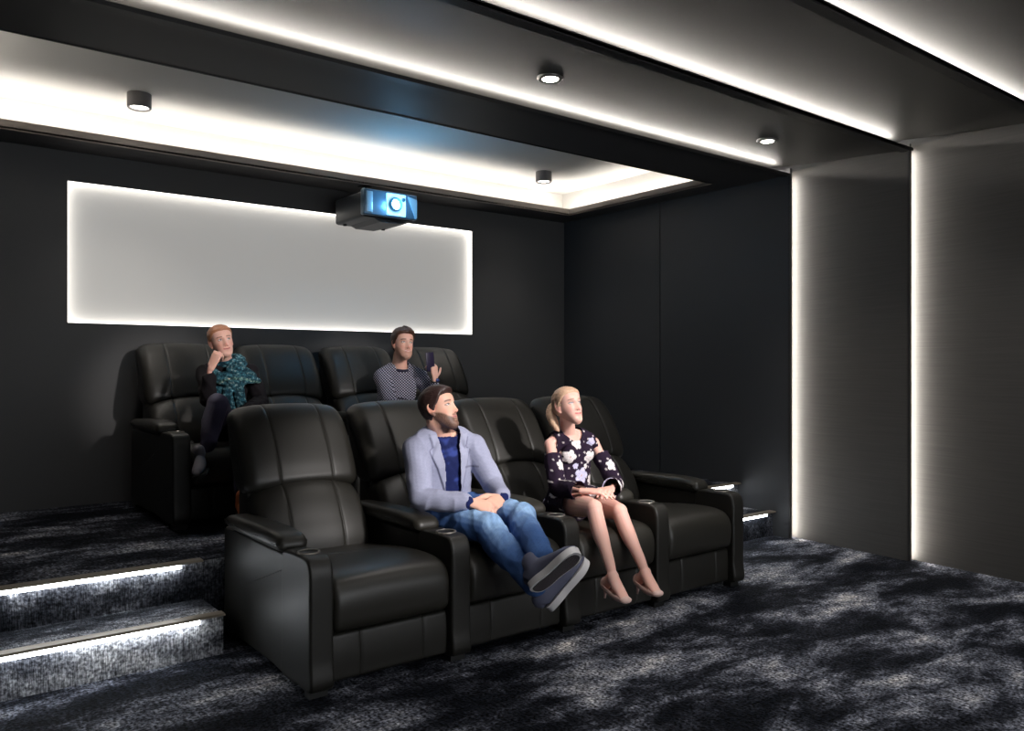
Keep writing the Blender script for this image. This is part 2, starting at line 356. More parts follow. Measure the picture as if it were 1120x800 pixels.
# ------------------------------------------------------------------ recliners
PITCH = .655
def make_recliner(label, group):
    t = thing('recliner', label, 'recliner', (0, 0, 0), group)
    L, LP = M['leather'], M['leather_pad']
    sx0, sx1 = .104, PITCH - .004
    seat = [(.015, .25), (-.002, .31), (.002, .385), (.035, .437), (.10, .458), (.22, .462), (.40, .450), (.60, .425), (.76, .405), (.80, .36), (.78, .28), (.60, .25), (.30, .242), (.08, .236)]
    obj('seat_cushion', cushion(bmesh.new(), seat, sx0, sx1, .03, (), arch=lambda y, z, f: (.010 * (1 - f * f) if z > .3 else 0) - (.007 * math.exp(-((y - .42) / .006) ** 2) if z > .4 else 0), k=8), LP, t)
    fr = [(.035, .045), (.03, .08), (.028, .14), (.032, .20), (.04, .228), (.07, .23), (.09, .2), (.09, .08), (.07, .045)]
    obj('footrest', cushion(bmesh.new(), fr, sx0, sx1, .012, (.24, .78), .004), L, t)
    bx0, bx1 = .056, PITCH - .006
    lum = [(.70, .36), (.690, .44), (.700, .53), (.735, .62), (.790, .685), (.85, .70), (.94, .69), (.98, .6), (.97, .45), (.93, .34), (.80, .33)]
    lum = [(y + .22 * max(0, z - .45), z) for y, z in lum]
    lz = lambda y, z, f: .035 * (1 - f * f) * max(0, min(1, (z - .56) / .12)) - .012 * (f * f) * max(0, min(1, (z - .56) / .12))
    obj('lumbar_cushion', cushion(bmesh.new(), lum, bx0 + .02, bx1 - .02, .045, (.27, .74), .0045, arch=lz, crown=.012), L, t)
    hd = [(.865, .672), (.815, .690), (.785, .735), (.782, .80), (.797, .88), (.825, .965), (.862, 1.04), (.905, 1.083), (.960, 1.094), (1.01, 1.075), (1.035, 1.0), (1.03, .85), (1.0, .70), (.93, .665)]
    hd = [(y + .05 + .31 * (z - .68), z) for y, z in hd]
    hz = lambda y, z, f: .038 * (1 - f * f) * max(0, min(1, (.78 - z) / .10)) - .016 * f ** 4 * max(0, (z - 1.0) / .09)
    obj('headrest', cushion(bmesh.new(), hd, bx0, bx1, .062, (.28, .745), .0045, arch=hz, crown=.012), L, t)
    obj('back_shell', B(bx0 + .02, bx1 - .02, .90, 1.035, .05, .80, bev=.02), L, t)
    def arm(x0, x1):
        pf = [(0, .035), (-.002, .15), (-.002, .30), (-.002, .45), (.006, .520), (.035, .546), (.09, .552), (.18, .552), (.245, .548), (.275, .530), (.32, .525), (.60, .525), (.95, .525), (1.02, .515), (1.03, .45), (1.03, .2), (1.03, .035), (.8, .032), (.5, .032), (.2, .032)]
        rear = [(y if y > .2 else .12 + y * .3, z) for y, z in pf if not (z > .53)] ; rear = [(.12, .035), (.12, .3), (.12, .50), (.16, .525), (.32, .527), (.60, .527), (.95, .525), (1.02, .515), (1.03, .45), (1.03, .2), (1.03, .035), (.8, .032), (.4, .032)]
        obj('arm', cushion(bmesh.new(), rear, x0 + .007, x1 - .007, .012, (), k=4, mid=4), L, t)
        front = [(0, .035), (-.002, .15), (-.002, .30), (-.002, .44), (.002, .50), (.018, .536), (.05, .552), (.12, .554), (.20, .553), (.262, .546), (.285, .525), (.288, .46), (.288, .3), (.288, .15), (.288, .035), (.15, .032)]
        obj('arm_front', cushion(bmesh.new(), front, x0 - .001, x1 + .001, .014, (), k=5, mid=4), L, t)
        xm = (x0 + x1) / 2
        pad = [(.275, .535), (.258, .553), (.266, .580), (.30, .600), (.40, .609), (.60, .606), (.84, .598), (.93, .590), (.95, .565), (.93, .54), (.75, .530), (.5, .530), (.34, .530)]
        obj('arm_pad', cushion(bmesh.new(), pad, xm - .074, xm + .062, .034, (), k=5, mid=6), LP, t)
        cup = obj('cup_holder', lathe(bmesh.new(), (xm, .125, .552), [(.047, .000), (.046, .006), (.038, .006), (.036, -.001)], 36), M['cup'], t)
        obj('cup_well', lathe(bmesh.new(), (xm, .125, .552), [(.0365, .004), (.036, .0025), (0, .0022)], 36), M['cup_in'], t)
        for y in (.03, .95): obj('foot', B(x0 + .012, x1 - .012, y, y + .05, 0, .04), M['plastic'], t, False)
    arm(0, .10)
    return t, arm
fg, rg = 'black leather recliners in the front row', 'black leather recliners in the rear row'
proto, arm_fn = make_recliner('empty black leather recliner at the end of the front row beside the lit steps', fg)
FX, FY = 1.28, 2.93
def place(i, label, group, y, z, last=False, first=False, dx=0):
    loc = V((FX + PITCH * i + dx, y, z))
    r = proto if first else dup(proto, loc, label, group)
    r.location = loc; r['label'] = label
    return r
order = [(1, 'black leather front row recliner seating the man in the grey blazer', fg, FY, 0), (2, 'black leather front row recliner seating the woman in the floral dress', fg, FY, 0),
         (0, 'black leather rear row recliner seating the woman in the teal scarf', rg, 4.80, .36), (1, 'empty black leather rear row recliner between the scarfed woman and the man with a phone', rg, 4.80, .36),
         (2, 'black leather rear row recliner seating the man holding a phone', rg, 4.80, .36)]
for i, lab, g, y, z in order: place(i, lab, g, y, z, dx=(.014 * i - .008 if z else 0))
# the row ends carry an arm on both sides
end_proto, arm2 = make_recliner('empty black leather recliner at the end of the front row nearest the side wall', fg)
arm2(PITCH, PITCH + .10)
end_proto.location = (FX + 3 * PITCH, FY, 0)
dup(end_proto, V((FX + 3 * PITCH + .036, 4.80, .36)), 'empty black leather recliner at the end of the rear row beside the side wall', rg)
proto.location = (FX, FY, 0)
# ------------------------------------------------------------------ figures: shared tools
def frames(P, side):
    T = [(P[min(i + 1, len(P) - 1)] - P[max(i - 1, 0)]).normalized() for i in range(len(P))]
    out = []; s = None
    for t in T:
        ref = V(side) if side is not None else (s if s is not None else t.orthogonal())
        s = ref - t * ref.dot(t)
        s = s.normalized() if s.length > 1e-5 else t.orthogonal().normalized()
        out.append((t, s, t.cross(s)))
    return out
def tube(bm, pts, rad, side=None, n=18, sub=5):
    pts = [V(p) for p in pts]; R = [(r, r) if not isinstance(r, tuple) else r for r in rad]
    P, Q = [], []; m = len(pts)
    for i in range(m - 1):
        p = [np.array(pts[max(0, min(m - 1, j))]) for j in (i - 1, i, i + 1, i + 2)]
        for k in range(sub):
            t = k / sub; P.append(V(cr(*p, t))); e = t * t * (3 - 2 * t)
            Q.append((R[i][0] * (1 - e) + R[i + 1][0] * e, R[i][1] * (1 - e) + R[i + 1][1] * e))
    P.append(pts[-1]); Q.append(R[-1])
    F = frames(P, side)
    seq = []
    for k in range(5, 0, -1):
        a = PI / 2 * k / 5.5; h = min(Q[0]); seq.append((P[0] - F[0][0] * h * math.sin(a), F[0], (Q[0][0] * math.cos(a), Q[0][1] * math.cos(a))))
    seq += list(zip(P, F, Q))
    for k in range(1, 6):
        a = PI / 2 * k / 5.5; h = min(Q[-1]); seq.append((P[-1] + F[-1][0] * h * math.sin(a), F[-1], (Q[-1][0] * math.cos(a), Q[-1][1] * math.cos(a))))
    rings = [[bm.verts.new(c + f[1] * (q[0] * math.cos(2 * PI * i / n)) + f[2] * (q[1] * math.sin(2 * PI * i / n))) for i in range(n)] for c, f, q in seq]
    for a, b in zip(rings, rings[1:]):
        for i in range(n): bm.faces.new((a[i], a[(i + 1) % n], b[(i + 1) % n], b[i]))
    bm.faces.new(rings[0][::-1]); bm.faces.new(rings[-1])
    return bm
def ball(bm, c, r, axes=None):
    g = bmesh.ops.create_icosphere(bm, subdivisions=3, radius=1)
    for v in g['verts']:
        p = V((v.co.x * r[0], v.co.y * r[1], v.co.z * r[2])) if not isinstance(r, float) else v.co * r
        v.co = V(c) + (axes[0] * p.x + axes[1] * p.y + axes[2] * p.z if axes else p)
def remesh(bm, voxel, smooth=2):
    bmesh.ops.recalc_face_normals(bm, faces=bm.faces)
    me = bpy.data.meshes.new('tmp'); bm.to_mesh(me); bm.free()
    o = bpy.data.objects.new('tmp', me); C.objects.link(o)
    r = o.modifiers.new('r', 'REMESH'); r.mode = 'VOXEL'; r.voxel_size = voxel; r.use_smooth_shade = True
    if smooth:
        s = o.modifiers.new('s', 'SMOOTH'); s.iterations = smooth; s.factor = .5
    dg = bpy.context.evaluated_depsgraph_get(); ev = o.evaluated_get(dg)
    out = bpy.data.meshes.new_from_object(ev)
    bpy.data.objects.remove(o); bpy.data.meshes.remove(me)
    return out
def coords(me):
    a = np.empty(len(me.vertices) * 3); me.vertices.foreach_get('co', a); return a.reshape(-1, 3)
def normals(me):
    a = np.empty(len(me.vertices) * 3); me.vertices.foreach_get('normal', a); return a.reshape(-1, 3)
def setco(me, c): me.vertices.foreach_set('co', c.ravel()); me.update()
def setcol(me, col):
    a = me.color_attributes.new('Col', 'FLOAT_COLOR', 'POINT')
    c = np.ones((len(me.vertices), 4)); c[:, :3] = col; a.data.foreach_set('color', c.ravel())
def mobj(name, me, m, parent):
    me.name = name; me.polygons.foreach_set('use_smooth', [True] * len(me.polygons))
    me.materials.clear(); me.materials.append(m); return link(name, me, parent)
def nz(co, s, seed=0):
    """smooth pseudo noise in -1..1 from summed sines"""
    r = np.random.RandomState(seed); v = 0
    for k in range(7):
        d = r.randn(3); d /= np.linalg.norm(d); f = s * (1 + .55 * k)
        v = v + np.sin(co @ d * f + r.rand() * 6.28 + 1.7 * np.sin(co @ r.randn(3) * s * .6)) / (1 + .45 * k)
    return v / 3.2
def ss(a, b, x): t = np.clip((x - a) / (b - a + 1e-12), 0, 1); return t * t * (3 - 2 * t)
def mix(a, b, t): return a + (np.array(b) - a) * t[:, None]

class Head:
    U = [-.118, -.108, -.092, -.07, -.045, -.02, 0, .03, .06, .085, .104, .114, .118]
    W = [.012, .028, .042, .053, .0605, .066, .069, .0725, .073, .066, .048, .026, .0]
    F = [.070, .083, .088, .086, .085, .084, .083, .089, .086, .070, .044, .020, .0]
    K = [-.045, -.03, -.01, .015, .058, .084, .095, .103, .098, .080, .053, .026, .0]
    def __init__(s, c, fwd, up=(0, 0, 1), h=.236, wide=1.0, jaw=1.0, nose=1.0):
        s.c = V(c); s.f = V(fwd).normalized(); up = V(up); s.u = (up - s.f * up.dot(s.f)).normalized(); s.l = s.u.cross(s.f)
        s.k = h / .236; s.wide = wide; s.jaw = jaw; s.nose = nose
    def w(s, l, f, u): return s.c + (s.l * l + s.f * f + s.u * u) * s.k
    def local(s, co):
        d = co - np.array(s.c); return np.stack([d @ np.array(s.l), d @ np.array(s.f), d @ np.array(s.u)], 1) / s.k
    def skull(s, bm, inflate=0, feat=True, nu=64, na=72, fn=None):
        rings = []
        for i in range(nu + 1):
            th = PI * i / nu; u = -.118 * math.cos(th)
            wv, fv, kv = (np.interp(u, s.U, x) for x in (s.W, s.F, s.K)); wv *= s.wide
            if u < -.03: wv *= 1 + (s.jaw - 1) * min(1, (-.03 - u) / .05)
            mid = (fv - kv) / 2; hf = (fv + kv) / 2
            ring = []
            for j in range(na):
                a = 2 * PI * j / na; ca, sa = math.cos(a), math.sin(a)
                ex = .86
                l = wv * math.copysign(abs(sa) ** ex, sa); f = mid + hf * math.copysign(abs(ca) ** (.9), ca)
                if feat and f > 0:
                    al = abs(l)
                    g = lambda x, y, sx, sy: math.exp(-((al - x) / sx) ** 2 - ((u - y) / sy) ** 2)
                    d = 0
                    d -= .0125 * g(.031, .013, .016, .013)         # sockets
                    d += .0050 * g(.028, .032, .02, .008)          # brow
                    d += .0045 * g(.041, -.018, .017, .02)         # cheek
                    d += .0070 * g(0, -.056, .020, .012)           # mouth mound
                    d += .0030 * g(0, -.051, .013, .004) + .0035 * g(0, -.063, .013, .004) - .0035 * g(0, -.0568, .02, .0018)
                    d -= .004 * g(0, -.077, .02, .006)
                    d += .0075 * g(0, -.098, .018, .013)           # chin
                    if -.04 < u < .024:                            # nose
                        q = (.024 - u) / .06; amp = .006 + .022 * min(1, q / .85); amp *= 1 if u > -.032 else max(0, (u + .04) / .008)
                        amp *= s.nose
                        d += amp * math.exp(-(al / (.0075 + .0045 * q)) ** 2) + (.008 * math.exp(-((al - .0125) / .006) ** 2 - ((u + .031) / .008) ** 2))
                    f += d * min(1, f / .05)
                if fn: l, f, uu = fn(l, f, u)
                else: uu = u
                if inflate:
                    q = V((l, f, uu)) ; q *= 1 + inflate / max(q.length, .02); l, f, uu = q
                ring.append(bm.verts.new(s.w(l, f, uu)))
            rings.append(ring)
        bm.faces.new(rings[0][::-1])
        for a, b in zip(rings, rings[1:]):
            for j in range(na): bm.faces.new((a[j], a[(j + 1) % na], b[(j + 1) % na], b[j]))
        bmesh.ops.remove_doubles(bm, verts=rings[-1], dist=1e-4)
    def build(s, bm):
        s.skull(bm)
        for sg in (-1, 1):
            ball(bm, s.w(.031 * sg, .0668, .012), .0125 * s.k)
            ax = (s.l * .35 * sg + s.f * .2, s.f, s.u)
            c = s.w(.0725 * sg * s.wide, -.004, .002); e1 = (s.f * .9 + s.l * sg * -.35).normalized(); n1 = e1.cross(s.u).normalized()
            tube(bm, [c + s.u * .024 + e1 * .006, c + s.u * .030 - e1 * .010, c + s.u * .016 - e1 * .019 + n1 * 0, c - s.u * .008 - e1 * .014, c - s.u * .028 + e1 * .004],
                 [.0045, .0055, .0055, .005, .006], n=10, sub=3)
            ball(bm, c, (.005, .013, .022), (n1, e1, s.u))
    def skincol(s, co, base, o):
        P = s.local(co); l, f, u = P.T; al = np.abs(l); n = len(P)
        col = np.tile(np.array(base, float), (n, 1))
        near = (u > -.13) & (u < .14) & (np.abs(l) < .11) & (f > -.13) & (f < .14)
        fr = near & (f > .035)
        col = mix(col, np.array(base) * (1.06, .80, .76), near * .55 * np.exp(-((al - .040) / .018) ** 2 - ((u + .024) / .018) ** 2) * (f > .03))
        col = mix(col, np.array(base) * (.98, .72, .66), near * .6 * np.exp(-(al / .014) ** 2 - ((u + .03) / .012) ** 2) * (f > .08))
        col = mix(col, np.array(base) * (1, .7, .65), near * ((al > .067) & (f < .03) & (u < .04) & (u > -.04)) * .5)
        if o.get('beard'):
            lim = np.interp(al, [0, .016, .026, .045, .07], [-.042, -.042, -.052, -.040, -.005])
            b = ss(0, .010, lim - u) * ss(-.03, .0, f) * (u > -.128)
            b = b * (1 - .85 * ss(.02, .012, al) * np.exp(-((u + .056) / .008) ** 2))
            mus = np.exp(-((u + .045) / .004) ** 2) * ss(.028, .020, al)
            b = np.clip(np.maximum(b * (1 - .5 * np.exp(-(al / .012) ** 2 - ((u + .073) / .006) ** 2)), mus) * o.get('beard_k', .8), 0, 1)
            b = b * near * (.82 + .18 * nz(co, 900, 3))
            col = mix(col, o['beard'], np.clip(b, 0, 1))
        lipm = fr * np.exp(-((u + .0568 - (al / .03) ** 2 * .004) / (.0058)) ** 4) * ss(.027, .021, al)
        col = mix(col, o.get('lip', np.array(base) * (.85, .42, .42)), np.clip(lipm, 0, 1) * .9)
        ml = fr * np.exp(-((u + .0568 - (al / .025) ** 2 * .005) / .0016) ** 2) * ss(.026, .022, al)
        col = mix(col, (.10, .02, .02) if not o.get('teeth') else (.80, .76, .72), np.clip(ml * (1.0 if not o.get('teeth') else 1.3), 0, 1) * .9)
        # brows
        by = .0315 - np.clip(al - .034, 0, 1) ** 2 * 12 + .002 * (al > 0)
        br = fr * np.exp(-((u - by) / o.get('browt', .0034)) ** 4) * ss(.012, .017, al) * ss(.053, .047, al)
        col = mix(col, o['brow'], np.clip(br, 0, 1) * o.get('browk', .85))
        # eyes
        q = (al - .031) / .0145; op = .0055 * (1 - q * q)
        eye = fr & (np.abs(q) < 1) & (np.abs(u - .0115) < op)
        col[eye] = (.72, .69, .67)
        g = o.get('gaze', .0)
        ir = fr & eye & (((l - np.sign(l) * .031 - g) ** 2 + (u - .013) ** 2) < .0056 ** 2); col[ir] = o.get('iris', (.06, .04, .03))
        lid = fr & (np.abs(q) < 1.08) & (u - .0115 > op - .0002) & (u - .0115 < op + .0026); col[lid] = (.06, .035, .03)
        lo = fr & (np.abs(q) < 1) & (u - .0115 < -op + .0004) & (u - .0115 > -op - .0012); col[lo] = np.array(base) * .5
        nos = fr & (((al - .0075) ** 2 + ((u + .0375) * 1.6) ** 2) < .0038 ** 2); col[nos] = np.array(base) * .22
        return col
    def hair(s, hl, thick=.012, vol=None, color=(.05, .03, .02), parent=None, voxel=.0035, extra=None, streak=.35, seed=1):
        """hl(al,f,u)->1 where hair grows; the shell dives below the skin elsewhere"""
        bm = bmesh.new()
        def fn(l, f, u):
            m = hl(l, f, u); d = -.008 + (thick + .008 + (vol(l, f, u) if vol else 0)) * m
            q = V((l, f + .01, u - .01)); q = q * (1 + d / max(q.length, .02)); return q.x, q.y - .01, q.z + .01
        s.skull(bm, feat=False, nu=90, na=110, fn=fn)
        if extra: extra(bm)
        me = remesh(bm, voxel, 2); co = coords(me); P = s.local(co)
        st = nz(np.stack([P[:, 0] * 5, P[:, 1] * .6, P[:, 2] * 1.2], 1), 160, seed); no = normals(me)
        co = co + no * (st * .0016)[:, None]; setco(me, co)
        col = np.tile(np.array(color, float), (len(co), 1)) * (1 + streak * st)[:, None]; setcol(me, np.clip(col, 0, 1))
        return mobj('hair', me, M['hair'], parent)

def hand(bm, wrist, d, nrm, side, s=1.0, curl=(.3, .5, .4), spread=.10, thumb=(.5, .35), fcurl=None, thin=1.0):
    """palm plus five separate fingers; d points to the fingers, nrm out of the BACK of the hand, side=+1 puts the thumb at +cross(d,nrm)"""
    w = V(wrist); d = V(d).normalized(); nrm = V(nrm); nrm = (nrm - d * nrm.dot(d)).normalized(); x = d.cross(nrm) * side
    kn = w + d * .088 * s
    tube(bm, [w - d * .02 * s, w + d * .02 * s, w + d * .055 * s, kn], [(.024 * s, .018 * s), (.030 * s, .016 * s), (.038 * s, .0145 * s), (.038 * s, .012 * s)], side=x, n=18)
    L = [(.040, .026, .020), (.045, .029, .021), (.042, .027, .021), (.032, .020, .018)]
    for i in range(4):
        off = (.028, .0095, -.0095, -.027)[i] * s
        p = kn + x * off - d * (0, 0, .003, .009)[i] * s
        dd = (d + x * spread * (1.5, .5, -.5, -1.5)[i]).normalized(); c = fcurl[i] if fcurl else curl
        pts = [p - d * .02 * s, p]; nn = nrm.copy()
        for k in range(3):
            a = c[k]; nd = dd * math.cos(a) - nn * math.sin(a); nn = nn * math.cos(a) + dd * math.sin(a); dd = nd
            p = p + dd * L[i][k] * s; pts.append(p)
        r = (.0085, .0088, .0084, .0074)[i] * s * thin
        tube(bm, pts, [r * 1.0, r * 1.08, r * 1.0, r * .93, r * .78], n=12, sub=4)
    tp = w + d * .022 * s + x * .024 * s
    t0 = (x * math.cos(thumb[0]) + d * math.sin(thumb[0]) - nrm * .25).normalized()
    t1 = (t0 * math.cos(thumb[1]) + d * math.sin(thumb[1]) - nrm * .15 * thumb[1]).normalized()
    t2 = (t1 * .9 + d * .35 * thumb[1] - x * .25 * thumb[1]).normalized()
    tube(bm, [tp - t0 * .015 * s, tp + t0 * .036 * s, tp + t0 * .036 * s + t1 * .032 * s, tp + t0 * .036 * s + t1 * .032 * s + t2 * .026 * s],
         [.013 * s, .0108 * s, .0098 * s, .0078 * s], n=12)

def limbs(bm, J, off=0, parts='tal', arm=1.0, leg=1.0, belly=1.0, cut=None):
    """torso / arms / legs as tapering closed surfaces around the joints J"""
    g = lambda k: V(J[k])
    sd = (g('shL') - g('shR')).normalized()
    if 't' in parts:
        hs = (g('hipL') - g('hipR')).normalized(); w = J.get('w', 1.0)
        base = g('pelvis') - V((0, 0, .03))
        tube(bm, [base, g('waist'), g('chest'), g('chest').lerp(g('neck'), .55)],
             [(.165 * w * belly + off, .125 * belly + off), (.138 * w * belly + off, .108 * belly + off), (.158 * w + off, .112 + off), (.135 * w + off, .085 + off)], side=sd, n=28)
        nk = g('neck')
        tube(bm, [g('shR'), g('shR').lerp(nk, .55) + V((0, 0, .004)), nk - V((0, 0, .012)), g('shL').lerp(nk, .55) + V((0, 0, .004)), g('shL')], [.052 * w + off, .055 * w + off, .054 * w + off, .055 * w + off, .052 * w + off], n=18)
    if 'a' in parts:
        for s in 'RL':
            a, b, c = g('sh' + s), g('el' + s), g('wr' + s)
            up = [a, a.lerp(b, .5), b.lerp(a, .06)]
            tube(bm, up, [.050 * arm + off, .044 * arm + off, .038 * arm + off])
            tube(bm, [b, b.lerp(c, .35), b.lerp(c, .95)], [.037 * arm + off, .036 * arm + off, .025 * arm + off])
            ball(bm, b, .038 * arm + off)
    if 'l' in parts:
        for s in 'RL':
            a, b, c = g('hip' + s), g('kn' + s), g('an' + s)
            tube(bm, [a, a.lerp(b, .5), b], [.088 * leg + off, .076 * leg + off, .056 * leg + off])
            n = (b - a).normalized(); back = (a - b).normalized()
            mid = b.lerp(c, .35) + back * .012
            tube(bm, [b, mid, b.lerp(c, .7), c], [.054 * leg + off, .053 * leg + off, .041 * leg + off, .033 * leg + off])
def neck(bm, J, H, r=.052):
    n = V(J['neck']); top = H.w(0, -.030, -.055)
    tube(bm, [n - V((0, 0, .03)), n.lerp(top, .5), top], [r * 1.12, r, r * .97], n=22)
def finish_body(bm, parent, H, base, o, voxel=.0036, post=None):
    me = remesh(bm, voxel, 2); co = coords(me)
    col = H.skincol(co, base, o)
    if post: col = post(co, col)
    setcol(me, np.clip(col, 0, 1)); return mobj('body', me, M['skin'], parent)
def garment(name, bm, parent, colfn, voxel=.006, smooth=3, fold=.004, fs=28, seed=0, keep=None, push=None, m='cloth', thick=0):
    me = remesh(bm, voxel, smooth); co = coords(me); no = normals(me)
    d = (1 - 2 * np.abs(nz(co, fs, seed))) * fold
    co = co + no * d[:, None]
    if push: co = co + no * push(co, no)[:, None]
    setco(me, co)
    if keep is not None:
        k = keep(co, no); b = bmesh.new(); b.from_mesh(me); b.verts.ensure_lookup_table()
        bmesh.ops.delete(b, geom=[v for v, q in zip(b.verts, k) if not q], context='VERTS')
        if thick:
            for _ in range(3):
                bmesh.ops.smooth_vert(b, verts=[v for v in b.verts if v.is_boundary], factor=.5, use_axis_x=True, use_axis_y=True, use_axis_z=True)
        b.to_mesh(me); b.free(); co = coords(me); no = normals(me)
    setcol(me, np.clip(colfn(co, no), 0, 1)); ob = mobj(name, me, M[m], parent)
    if thick:
        s = ob.modifiers.new('cloth_thickness', 'SOLIDIFY'); s.thickness = thick; s.offset = -1
    return ob
def flat(c): return lambda co, no: np.tile(np.array(c, float), (len(co), 1))
F_, R_, U_ = V((.6115, .7912, 0)), V((.7912, -.6115, 0)), V((0, 0, 1))
# ------------------------------------------------------------------ people
def texmat(name, build, rough=.85):
    m = mat(name, rough=rough, bump=(300, .3, .002), spec=.2); nt = m.node_tree
    tc = nt.nodes.new('ShaderNodeTexCoord'); build(nt, tc, nt.nodes['Principled BSDF']); return m
def dots(nt, tc, b):
    mp = nt.nodes.new('ShaderNodeMapping'); mp.inputs['Rotation'].default_value = (0, 0, .66); mp.inputs['Scale'].default_value = (1, 1, 1)
    sp = nt.nodes.new('ShaderNodeSeparateXYZ'); L = nt.links.new
    L(tc.outputs['Object'], mp.inputs['Vector']); L(mp.outputs['Vector'], sp.inputs['Vector'])
    def M_(op, a, c=None):
        x = nt.nodes.new('ShaderNodeMath'); x.operation = op
        for i, q in enumerate((a, c)):
            if q is None: continue
            if isinstance(q, (int, float)): x.inputs[i].default_value = q
            else: L(q, x.inputs[i])
        return x.outputs[0]
    sx = M_('SINE', M_('MULTIPLY', sp.outputs['X'], 310)); sz = M_('SINE', M_('MULTIPLY', sp.outputs['Z'], 310))
    r = ramp(nt, [(.10, (.020, .020, .036)), (.32, (.42, .42, .52))]); L(M_('MULTIPLY', sx, sz), r.inputs['Fac']); L(r.outputs['Color'], b.inputs['Base Color'])
def scarfc(nt, tc, b):
    L = nt.links.new; n = nt.nodes.new('ShaderNodeTexNoise'); n.inputs['Scale'].default_value = 60; n.inputs['Detail'].default_value = 3
    L(tc.outputs['Object'], n.inputs['Vector'])
    r = ramp(nt, [(.36, (.006, .022, .034)), (.50, (.018, .075, .105)), (.60, (.05, .15, .18)), (.70, (.30, .36, .35))]); L(n.outputs['Fac'], r.inputs['Fac'])
    a = nt.nodes.new('ShaderNodeAttribute'); a.attribute_name = 'Col'
    x = nt.nodes.new('ShaderNodeMix'); x.data_type = 'RGBA'; x.blend_type = 'MULTIPLY'; x.inputs['Factor'].default_value = 1
    L(r.outputs['Color'], x.inputs['A']); L(a.outputs['Color'], x.inputs['B']); L(x.outputs['Result'], b.inputs['Base Color'])
M['dots'] = texmat('dotted_knit', dots); M['scarf'] = texmat('patterned_scarf', scarfc)

def outline(L, w):
    pts = []
    for a, h in ((-.0, .0), (.004, .5), (.02, .82), (.07, .93), (.12, .84), (.17, .92), (.22, 1.0), (.25, .90), (.272, .66), (.283, .30)):
        pts.append((a / .285 * L, h * w))
    return pts
def shoe(parent, heel, toe, up, name, labels=None, L=.285, w=.047, kind='sneaker'):
    heel = V(heel); a = (V(toe) - heel).normalized(); n = V(up); n = (n - a * n.dot(a)).normalized(); x = a.cross(n)
    at = lambda p, q, r: heel + a * p + x * q + n * r
    bm = bmesh.new(); st = [(0, .0, .030)] ; rows = []
    for p, h, hh in ((-.004, .020, .034), (.01, .035, .046), (.05, .040, .052), (.10, .038, .046), (.15, .041, .037), (.20, .044, .029), (.245, .038, .023), (.272, .022, .016)):
        rows.append((p / .285 * L, h * w / .047, hh))
    tube(bm, [at(p, 0, .020 + hh * .72) for p, h, hh in rows], [(h, hh) for p, h, hh in rows], side=x, n=24, sub=4)
    tube(bm, [at(.045, 0, .06), at(.040, 0, .118)], [(.038, .046), (.037, .044)], side=x, n=20)
    me = remesh(bm, .004, 3)
    co = coords(me); d = (co - np.array(heel)) @ np.array(n); co += np.array(n) * np.clip(.018 - d, 0, 1)[:, None]; setco(me, co)
    me.name = name; me.materials.clear(); me.materials.append(M['shoe_c'] if kind == 'sneaker' else kind)
    me.polygons.foreach_set('use_smooth', [True] * len(me.polygons))
    o = link(name, me, parent)
    def slab(z0, z1, grow, m, nm):
        bm = bmesh.new(); pts = outline(L, w); O = [(p, q) for p, q in pts] + [(p, -q) for p, q in pts[::-1][:-1]]
        cx = L * .5; O = [(cx + (p - cx) * (1 + grow / cx), q * (1 + grow / w)) for p, q in O]
        O = [tuple(q) for q in closed_spline(O, 4)]; spring = lambda p: .012 * max(0, (p - .2) / .08) ** 2
        A = [bm.verts.new(at(p, q, z0 + spring(p))) for p, q in O]; Bv = [bm.verts.new(at(p, q, z1 + spring(p))) for p, q in O]; k = len(O)
        bm.faces.new(A[::-1]); bm.faces.new(Bv)
        for i in range(k): bm.faces.new((A[i], A[(i + 1) % k], Bv[(i + 1) % k], Bv[i]))
        s = obj(nm, bm, m, o, True, .6); return s
    if kind == 'sneaker':
        slab(-.004, .026, .004, M['rubber'], 'rubber_sole'); slab(-.007, -.003, -.006, M['tread'], 'tread')
        for k in range(5):
            p = .085 + .019 * k; h = .020 + (.046 - .0022 * k * 3) * 1.72 - .004 * k
            bm = bmesh.new(); tube(bm, [at(p, -.022, h - .016), at(p + .003, 0, h - .004), at(p, .022, h - .016)], [.0035] * 3, n=8); obj('lace', bm, M['rubber'], o)
    else: slab(.0, .014, .001, M['plastic'], 'sole')
    return o
def tloc(J):
    l = (V(J['shL']) - V(J['shR'])).normalized(); f = l.cross(U_).normalized(); c = (V(J['shL']) + V(J['shR'])) / 2
    return lambda co: ((co - np.array(c)) @ np.array(l), (co - np.array(c)) @ np.array(f), co[:, 2])
def segd(co, a, b):
    a, b = np.array(a), np.array(b); ab = b - a; t = np.clip(((co - a) @ ab) / (ab @ ab), 0, 1); return np.linalg.norm(co - a - t[:, None] * ab, axis=1), t

# ---- man in the blazer, front row
J = dict(neck=(2.196, 3.43, .962), chest=(2.203, 3.43, .82), waist=(2.208, 3.43, .65), pelvis=(2.215, 3.43, .575), shR=(2.052, 3.42, .892), shL=(2.345, 3.37, .888),
         elR=(1.985, 3.27, .672), elL=(2.400, 3.25, .70), wrR=(2.125, 3.085, .668), wrL=(2.318, 3.075, .675), hipR=(2.130, 3.36, .56), hipL=(2.30, 3.36, .57),
         knR=(2.165, 2.97, .560), knL=(2.350, 2.97, .590), anR=(2.160, 2.63, .380), anL=(2.178, 2.62, .500), w=.93)
P1 = thing('person', 'man in grey-blue blazer and jeans sitting in the front row with his ankles crossed', 'person', (2.2, 3.4, .46))
H = Head((2.152, 3.372, 1.084), (.46, -.84, .27), (0, .06, 1), h=.218)
bm = bmesh.new(); H.build(bm); neck(bm, J, H, .056); limbs(bm, J, -.012)
